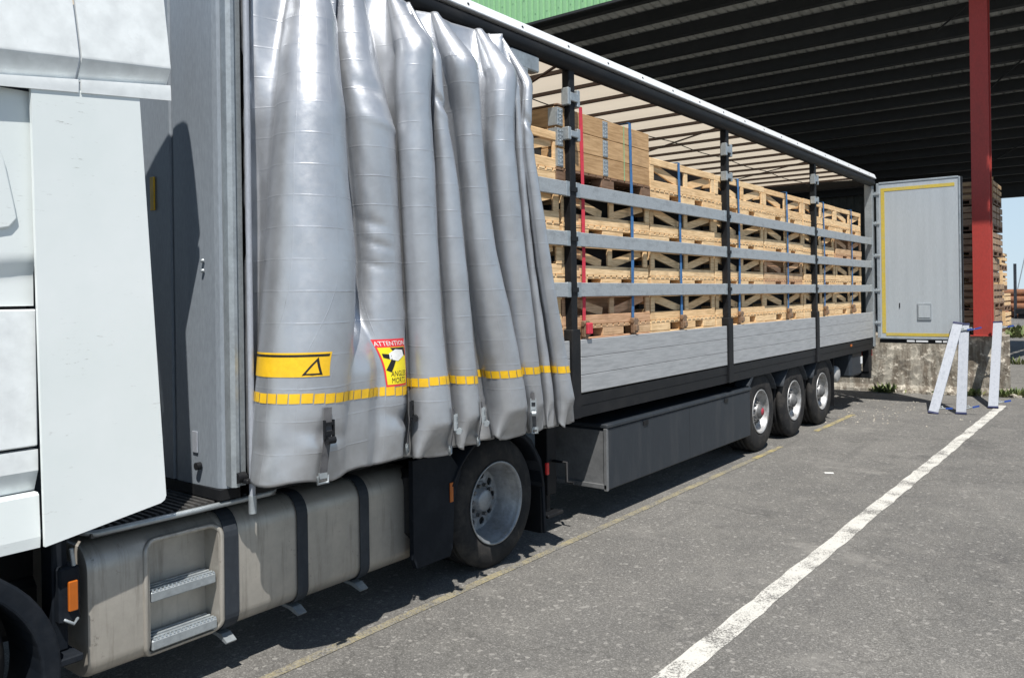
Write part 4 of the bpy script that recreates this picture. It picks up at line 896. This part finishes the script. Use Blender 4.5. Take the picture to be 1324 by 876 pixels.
# cargo straps with ratchets
straps = [(3.60, 'strapred', 'red', 3.78, 'just right of the first black post'), (4.49, 'strapblue', 'blue', 3.78, 'over the right end of the brown box'), (5.58, 'strapblue', 'blue', 3.52, 'left of the second black post'),
          (7.20, 'strapblue', 'blue', 3.52, 'just right of the second black post'), (9.00, 'strapblue', 'blue', 3.52, 'midway between the second and third black posts'), (10.72, 'strapblue', 'blue', 3.52, 'just right of the third black post'), (12.3, 'strapblue', 'blue', 3.52, 'nearest the rear door')]
for i, (y, mt, cn_, zt, w) in enumerate(straps):
    T_ = thing('cargo_strap', (-.047, y, 1.25), '%s ratchet strap over the crates, %s' % (cn_, w), 'strap', 'ratchet straps over the cargo')
    sw = rnd.uniform(-.02, .05); wd = .05; mb = MB(); pts = []
    for j in range(13):
        u = j / 12; pts.append((.003 + .006 * math.sin(PI * u), sw * math.sin(2.3 * u) + .02 * (1 - u), .50 + (zt - 1.25 - .50) * u, rnd.uniform(-.06, .06)))
    vs = [];
    for x, yy, z, tw in pts: vs += [(x - tw * wd / 2, yy - wd / 2, z), (x + tw * wd / 2, yy + wd / 2, z), (x - tw * wd / 2 - .003, yy - wd / 2, z), (x + tw * wd / 2 - .003, yy + wd / 2, z)]
    fs = []
    for j in range(12): a = 4 * j; b = a + 4; fs += [(a, a + 1, b + 1, b), (a + 3, a + 2, b + 2, b + 3), (a, b, b + 2, a + 2), (a + 1, a + 3, b + 3, b + 1)]
    mb.add(vs, fs); x, yy, z, tw = pts[-1]
    mb.box(-2.3, x, yy - wd / 2, yy + wd / 2, z, z + .004)
    put('webbing', mb, mt, T_)
    rt = MB().cbox(.0, .05, -.035, .045, .47, .62, .01).tube([(.03, -.045, .59), (.03, .055, .59)], .02, 8).cbox(.035, .07, -.03, .03, .49, .55, .01).bar((.005, 0, .50), (.005, .0, .0), .004, .04, up=(0, 1, 0))
    put('ratchet', rt, 'ratchet' if i else 'ratchet', T_)
    if i == 0: put('ratchet_tail', MB().cbox(.055, .085, -.04, .04, .50, .60, .012), 'strapred', T_)
# ------------------------------------------------------------------ dock
def dockwall():
    mb = MB(); nx, nz = 150, 12; x0, x1 = -20, 1.93
    def yf(x): return 15.5 + .20 * max(0, (x + .3)) * .9
    def fn(u, v):
        uu = 1 - (1 - u) ** 2.2; x = x0 + (x1 - x0) * uu; z = -.05 + 1.23 * v
        n = .022 * math.sin(7.1 * x + 3 * z) * math.sin(5 * z + x) + .012 * math.sin(23 * x) * math.sin(17 * z + 2 * x)
        return (x, yf(x) + n * math.sin(PI * min(1, v * 1.02)) - (.05 if v < .12 else 0), z)
    mb.grid(fn, nx, nz, False); return mb, yf
mb, yf = dockwall()
def dside(u, v): return (1.93 - .33 * u, yf(1.93) + (18.8 - yf(1.93)) * u, -.05 + 1.23 * v)
mb.grid(dside, 12, 6, False)
mb.add([(-20, 15.5, 1.18)] + [(x, yf(x), 1.18) for x in (-5, -.3, .5, 1.2, 1.93)] + [(1.6, 18.8, 1.18), (-1, 33, 1.18), (-20, 33, 1.18)], [(0, 1, 2, 3, 4, 5, 6, 7, 8)])
mb.add([(1.6, 18.8, -.05), (-1, 33, -.05), (-1, 33, 1.18), (1.6, 18.8, 1.18)], [(0, 1, 2, 3)])
o = put('loading_dock', mb, 'concrete'); tag(o, 'stained rough concrete loading dock behind the open trailer', 'loading dock')
# weeds
def weed(x, y, z, s, n, lab):
    mb = MB()
    for _ in range(n):
        a = rnd.uniform(0, 2 * PI); e = rnd.uniform(.3, 1.35); l = s * rnd.uniform(.4, 1); p = Vector((rnd.gauss(0, s * .4), rnd.gauss(0, s * .15), 0)); d = Vector((math.cos(a) * math.cos(e), math.sin(a) * math.cos(e), math.sin(e)))
        q = p + d * l; w = d.cross(Vector((0, 0, 1))).normalized() * l * .13; m = p + d * l * .55
        mb.add([p, m + w, q, m - w + Vector((0, 0, .01))], [(0, 1, 2), (0, 2, 3)])
    o = put('weed', mb, 'leaf', loc=(x, y, z)); tag(o, lab, 'weed', 'weeds along the dock')
weed(-.22, 15.36, 0, .26, 90, 'low green weed at the dock foot beside the trailer underrun')
weed(1.32, 15.62, 0, .22, 80, 'green weed clump at the dock foot between two leaning boards')
weed(1.78, 15.74, 0, .20, 90, 'ragged green weeds at the foot of the dock, right end')
weed(2.02, 15.9, 0, .22, 90, 'dry weeds growing round the right corner of the dock')
weed(1.98, 16.2, .60, .20, 70, 'yellowish weed sprouting from the side of the dock halfway up')
weed(1.94, 16.6, 1.1, .26, 70, 'green weed on top of the dock beside the rightmost board')
weed(1.90, 17.1, 1.15, .28, 60, 'small weed further back on the dock edge')
weed(.55, 15.55, 0, .10, 40, 'tiny weed at the dock foot left of the leaning boards')
rb = MB()
for _ in range(34):
    x = rnd.uniform(-.3, 2.1); q = rnd.uniform(.02, .07); y = yf(x) - .08 - rnd.uniform(0, .12)
    bm = bmesh.new(); bmesh.ops.create_icosphere(bm, subdivisions=1, radius=q)
    for v in bm.verts: v.co = Vector((x, y, q * .3)) + v.co * rnd.uniform(.7, 1.2)
    bm.verts.index_update(); rb.add([v.co[:] for v in bm.verts], [[v.index for v in f.verts] for f in bm.faces]); bm.free()
o = put('rubble', rb, 'concrete'); o['kind'] = 'stuff'; tag(o, 'pale broken stones along the foot of the dock', 'rubble')
# ------------------------------------------------------------------ steel column
CL = thing('steel_column', (1.50, 15.80, 1.18), 'red painted steel column standing on the dock in front of the crate pile', 'column')
put('front_flange', MB().cbox(-.155, .155, -.17, -.15, 0, 7.75, .003), 'redsteel', CL)
put('web', MB().box(-.008, .008, -.149, .149, 0, 7.7), 'redsteel', CL)
put('rear_flange', MB().cbox(-.155, .155, .15, .17, 0, 7.75, .003), 'redsteel', CL)
put('base_plate', MB().cbox(-.21, .21, -.21, .21, -.0, .02, .003), 'redsteel', CL)
# ------------------------------------------------------------------ boards leaning on the dock
def lean(px, py, tx, ty, tz, lab, w=.15):
    p = Vector((px, py, .02)); q = Vector((tx, ty, tz)); d = q - p; T_ = thing('leaning_board', p, lab, 'board', 'aluminium boards leaning on the dock')
    up = Vector((0, -1, .3)).normalized(); a = d.cross(up).normalized()
    mb = MB().bar((0, 0, 0), d, w, .030, up=up)
    put('board', mb, 'brightalu', T_)
    n = d.normalized()
    for s_, e_ in ((-.02, .012), (d.length - .012, d.length + .022)): put('end_cap', MB().bar(n * s_, n * e_, w + .012, .044, up=up), 'navycap', T_)
    if a.x < 0: a = -a
    for f, sg in ((.05, 1), (.93, 1)):
        c = n * d.length * f + a * (w / 2); mb = MB().tube([c - a * .02, c + a * .05 + n * .02, c + a * .10 + n * .035], .012, 7).tube([c - a * .0 + n * .04, c + a * .03 + n * .06, c + a * .06 + n * .02], .009, 6)
        cl = put('wire_latch', mb, 'galv', T_); put('latch_grip', MB().bar(c + a * .09 + n * .03, c + a * .19 + n * .06, .03, .026), 'bluecap', cl)
    return T_
lean(1.14, 12.70, 1.395, 13.57, 1.50, 'leftmost leaning aluminium board, clearly slanting to the right at its top')
lean(1.535, 12.86, 1.49, 13.60, 1.48, 'shortest and middle leaning aluminium board of the three')
lean(1.875, 13.90, 1.775, 15.52, 1.45, 'rightmost leaning aluminium board, near the end of the white road line')
# ------------------------------------------------------------------ crates on the dock
def dockcrate(x, y, z, lab, mat, w=.78, dpt=1.3, h=.50, seed=0):
    """x, y is the front right corner; the crate runs back in +y and to -x"""
    r2 = random.Random(seed); T_ = thing('storage_crate', (x, y, z), lab, 'crate', 'old crates piled on the dock', (0, 0, r2.uniform(-.03, .03)))
    put('base', MB().box(-w, 0, .0, dpt, .0, .02).box(-w, -w + .1, 0, .1, .02, .09).box(-w * .55, -w * .45, 0, .1, .02, .09).box(-.1, 0, 0, .1, .02, .09).box(-.1, 0, dpt / 2 - .07, dpt / 2 + .07, .02, .09).box(-.1, 0, dpt - .12, dpt, .02, .09).box(-w, 0, 0, dpt, .09, .115), 'darkwood', T_)
    put('inner_wall', MB().box(-w + .03, -.03, .03, dpt - .03, .116, h - .05), 'darkwood', T_)
    n = 3; hh = (h - .125) / n
    for k in range(n):
        z0 = .118 + k * hh; sk_ = r2.uniform(.012, .06)
        put('front_board', MB().cbox(-w, 0, 0, .022, z0, z0 + hh - sk_, .003), mat, T_)
        # side boards with hand slots
        a, b = dpt * .34, dpt * .66
        put('side_board', MB().cbox(-.022, .0, .023, a, z0, z0 + hh - sk_, .003), mat, T_)
        put('side_board', MB().cbox(-.022, .0, a + .09, b, z0, z0 + hh - sk_, .003), mat, T_)
        put('side_board', MB().cbox(-.022, .0, b + .09, dpt, z0, z0 + hh - sk_, .003), mat, T_)
    put('corner_post', MB().cbox(-.075, -.0, -.02, -.0, .118, h, .003), mat, T_)
    put('corner_post', MB().cbox(-w, -w + .07, -.02, -.0, .118, h, .003), mat, T_)
lw = ['lowest', 'second', 'third', 'fourth', 'fifth', 'topmost']
for k in range(6):
    dockcrate(1.64 + rnd.uniform(-.03, .02), 16.25 + rnd.uniform(-.02, .02), 1.182 + k * .528, '%s crate of the tall old pile behind the red column' % lw[k], 'oldwood' if k in (5,) else 'crateold', h=.525, seed=k)
for k in range(6):
    dockcrate(.80 + rnd.uniform(-.03, .02), 16.25, 1.182 + k * .528, '%s crate of the tall pile mostly behind the open door' % lw[k], 'crateold', h=.525, seed=k + 20)
for k in range(4):
    dockcrate(1.66 - .02 * k, 17.75, 1.182 + k * .44, '%s crate of the lower pale pile at the back edge of the dock' % ['lowest', 'second', 'third', 'topmost'][k], 'pine', h=.437, dpt=1.0, seed=k + 50)
# dim crates deeper inside the shed
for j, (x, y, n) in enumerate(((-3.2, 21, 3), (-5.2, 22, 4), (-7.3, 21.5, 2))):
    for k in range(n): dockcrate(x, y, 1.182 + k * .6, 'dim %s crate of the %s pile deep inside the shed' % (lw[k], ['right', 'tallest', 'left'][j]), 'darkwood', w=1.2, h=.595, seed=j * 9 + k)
# ------------------------------------------------------------------ canopy
CP = thing('shed_canopy', (0, 13.45, 0), 'large open shed roof with green corrugated fascia over the loading dock', 'canopy')
XL, XR, YF, YB = -26.0, 3.7, 13.45, 33.2
def rz(y): return 11.66 - .1756 * y
def corr(a, b, y, z0, z1, pitch=.17, dep=.035, axis='x'):
    mb = MB(); n = int((b - a) / pitch); pr = []
    for i in range(n):
        x = a + i * pitch; pr += [(x, 0), (x + pitch * .55, 0), (x + pitch * .65, dep), (x + pitch * .90, dep)]
    vs = [(x, y + d, z0) for x, d in pr] + [(x, y + d, z1) for x, d in pr]; m = len(pr)
    mb.add(vs, [(i, i + 1, m + i + 1, m + i) for i in range(m - 1)]); return mb
F_ = put('fascia', corr(XL, XR, YF - CP.location.y, 8.76, 10.2), 'greensheet', CP); F_.modifiers.new('s', 'SOLIDIFY').thickness = .004
bt = MB()
for i in range(int((XR - XL) / .34)):
    for zz in (8.95, 9.35, 9.75): x = XL + .05 + i * .34; bt.box(x - .012, x + .012, YF - 13.45 - .012, YF - 13.45 - .001, zz - .012, zz + .012)
bt_ = put('fixings', bt, 'greensheet', F_); bt_['kind'] = 'stuff'
put('fascia_trim', MB().box(XL, XR, -.02, .06, 8.70, 8.757), 'purlin', CP)
rs = MB(); pr = []; n = int((XR - XL) / .25)
for i in range(n): x = XL + i * .25; pr += [(x, 0), (x + .15, 0), (x + .18, .04), (x + .22, .04)]
m = len(pr); vs = [(x, .1, rz(YF) + .32 + d) for x, d in pr] + [(x, YB - YF, rz(YB) + .32 + d) for x, d in pr]
rs.add(vs, [(i, i + 1, m + i + 1, m + i) for i in range(m - 1)]); o = put('roof_sheet', rs, 'roofsheet', CP); o.modifiers.new('s', 'SOLIDIFY').thickness = .01
y = YF + .3
while y < YB - .2:
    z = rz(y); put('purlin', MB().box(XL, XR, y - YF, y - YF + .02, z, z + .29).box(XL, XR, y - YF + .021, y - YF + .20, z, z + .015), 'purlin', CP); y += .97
for x in (3.55, 1.50, -22.5):
    b = MB(); b.add([(x - .12, .1, rz(YF) - .45), (x + .12, .1, rz(YF) - .45), (x + .12, .1, rz(YF) - .02), (x - .12, .1, rz(YF) - .02), (x - .12, YB - YF, rz(YB) - .45), (x + .12, YB - YF, rz(YB) - .45), (x + .12, YB - YF, rz(YB) - .02), (x - .12, YB - YF, rz(YB) - .02)], [(0, 1, 2, 3), (7, 6, 5, 4), (0, 4, 5, 1), (1, 5, 6, 2), (2, 6, 7, 3), (3, 7, 4, 0)])
    if x != 1.5: put('rafter', b, 'purlin', CP)
for x0, y0, x1, y1 in ((.2, 19, 3.4, 15), (.2, 24, 3.4, 18.5), (-.4, 30, 3.4, 24.5)):
    put('tie_rod', MB().tube([(x0, y0 - YF, rz(y0) - .05), (x1, y1 - YF, rz(y1) - .05)], .025, 6), 'purlin', CP)
put('end_beam', MB().box(XL, XR, YB - YF - .1, YB - YF + .15, rz(YB) - .28, rz(YB) + .3), 'purlin', CP)
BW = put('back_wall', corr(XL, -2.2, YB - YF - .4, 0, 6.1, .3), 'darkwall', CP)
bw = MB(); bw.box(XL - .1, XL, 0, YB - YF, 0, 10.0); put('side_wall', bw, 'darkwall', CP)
put('back_column', MB().box(-.2, .1, YB - YF, YB - YF + .2, 0, 1.0), 'redsteel', CP) if False else None
for x, y in ((-8.15, 15.8), (-14.5, 24)):
    z0 = 1.18
    o = put('steel_column', MB().box(-.15, .15, -.15, -.13, 0, rz(y) - z0 - .05).box(-.01, .01, -.129, .129, 0, rz(y) - z0 - .05).box(-.15, .15, .13, .15, 0, rz(y) - z0 - .05), 'crateold', loc=(x, y, z0))
    tag(o, {(-8.15, 15.8): 'brownish column seen under the green fascia above the trailer rail', (-14.5, 24): 'brownish column deep inside the shed'}[(x, y)], 'column', 'columns holding the shed roof')
o = put('hanging_lamp', MB().lathe([(0, .02), (-.05, .05), (-.25, .28), (-.27, .28)], 20), 'slate', loc=(-7.6, 16.5, 8.0), rot=(0, PI / 2, 0)); tag(o, 'dark bell-shaped lamp hanging in the shed above the trailer rail', 'lamp')
# ------------------------------------------------------------------ far yard at the right
def far_pile(name, x, y, w, rows, r, ln, lab, cat, grp):
    for k in range(rows):
        for i in range(w - k % 2):
            o = put(name, pipe_me, None, loc=(x + i * 0.0, y, 0)); o.location = (x + (i * 2.02 + (k % 2) * 1.0) * r, y + rnd.uniform(-.2, .2), r + k * r * 1.75); o.rotation_euler = (0, 0, 0)
            tag(o, lab % ('bottom', 'middle', 'top')[min(k, 2)], cat, grp)
pm = MB()
for k in range(24): pass
pm.tube([(0, 0, 0), (9, 0, 0)], .28, 14); pipe_me = pm.mesh('log'); pipe_me.materials.append(MT['rust'])
for k, (n, z) in enumerate(((3, .28), (2, .28 + .5), (1, .28 + 1.0), (1, 1.8))):
    for i in range(n):
        o = put('timber_log', pipe_me, None, loc=(-10.6 + rnd.uniform(-.2, .2), 66 + i * .56 + k * .28, z))
        tag(o, ['nearest bottom log of the far pile', 'middle bottom log of the far pile', 'rearmost bottom log of the far pile', 'front log in the second row of the far pile', 'rear log in the second row of the far pile', 'reddish log in the third row of the far pile', 'topmost reddish log of the far pile'][(0, 3, 5, 6)[k] + i], 'log', 'logs piled at the far end of the yard')
for i, x in enumerate((-2.95, -1.2)):
    o = put('steel_stake', MB().box(-.09, .09, -.09, .09, 0, 3.9 - i * .8), 'slate', loc=(x, 65.5, 0)); tag(o, ['tall grey stake in front of the far log pile', 'shorter grey stake right of the far log pile'][i], 'post')
o = put('flatbed', MB().box(-2.75, 3, 63.5, 65.2, .35, .70).box(-2.6, -1.9, 63.6, 65.1, .0, .349).box(1.2, 2.6, 63.6, 65.1, .0, .549), 'black'); tag(o, 'dark low flatbed parked beside the far log pile', 'flatbed')
for i, (x, y, h) in enumerate(((-9, 150, 7), (-11.5, 150, 8.5), (-6.4, 170, 6))):
    o = put('mast', MB().bar((0, 0, 0), (1.4 + i * .3, 0, h), .14, .14), 'galv', loc=(x, y, 0)); tag(o, ['thin slanting mast far behind the log pile, right one', 'tallest thin slanting mast far behind the log pile', 'short distant mast at the frame edge'][i], 'mast')
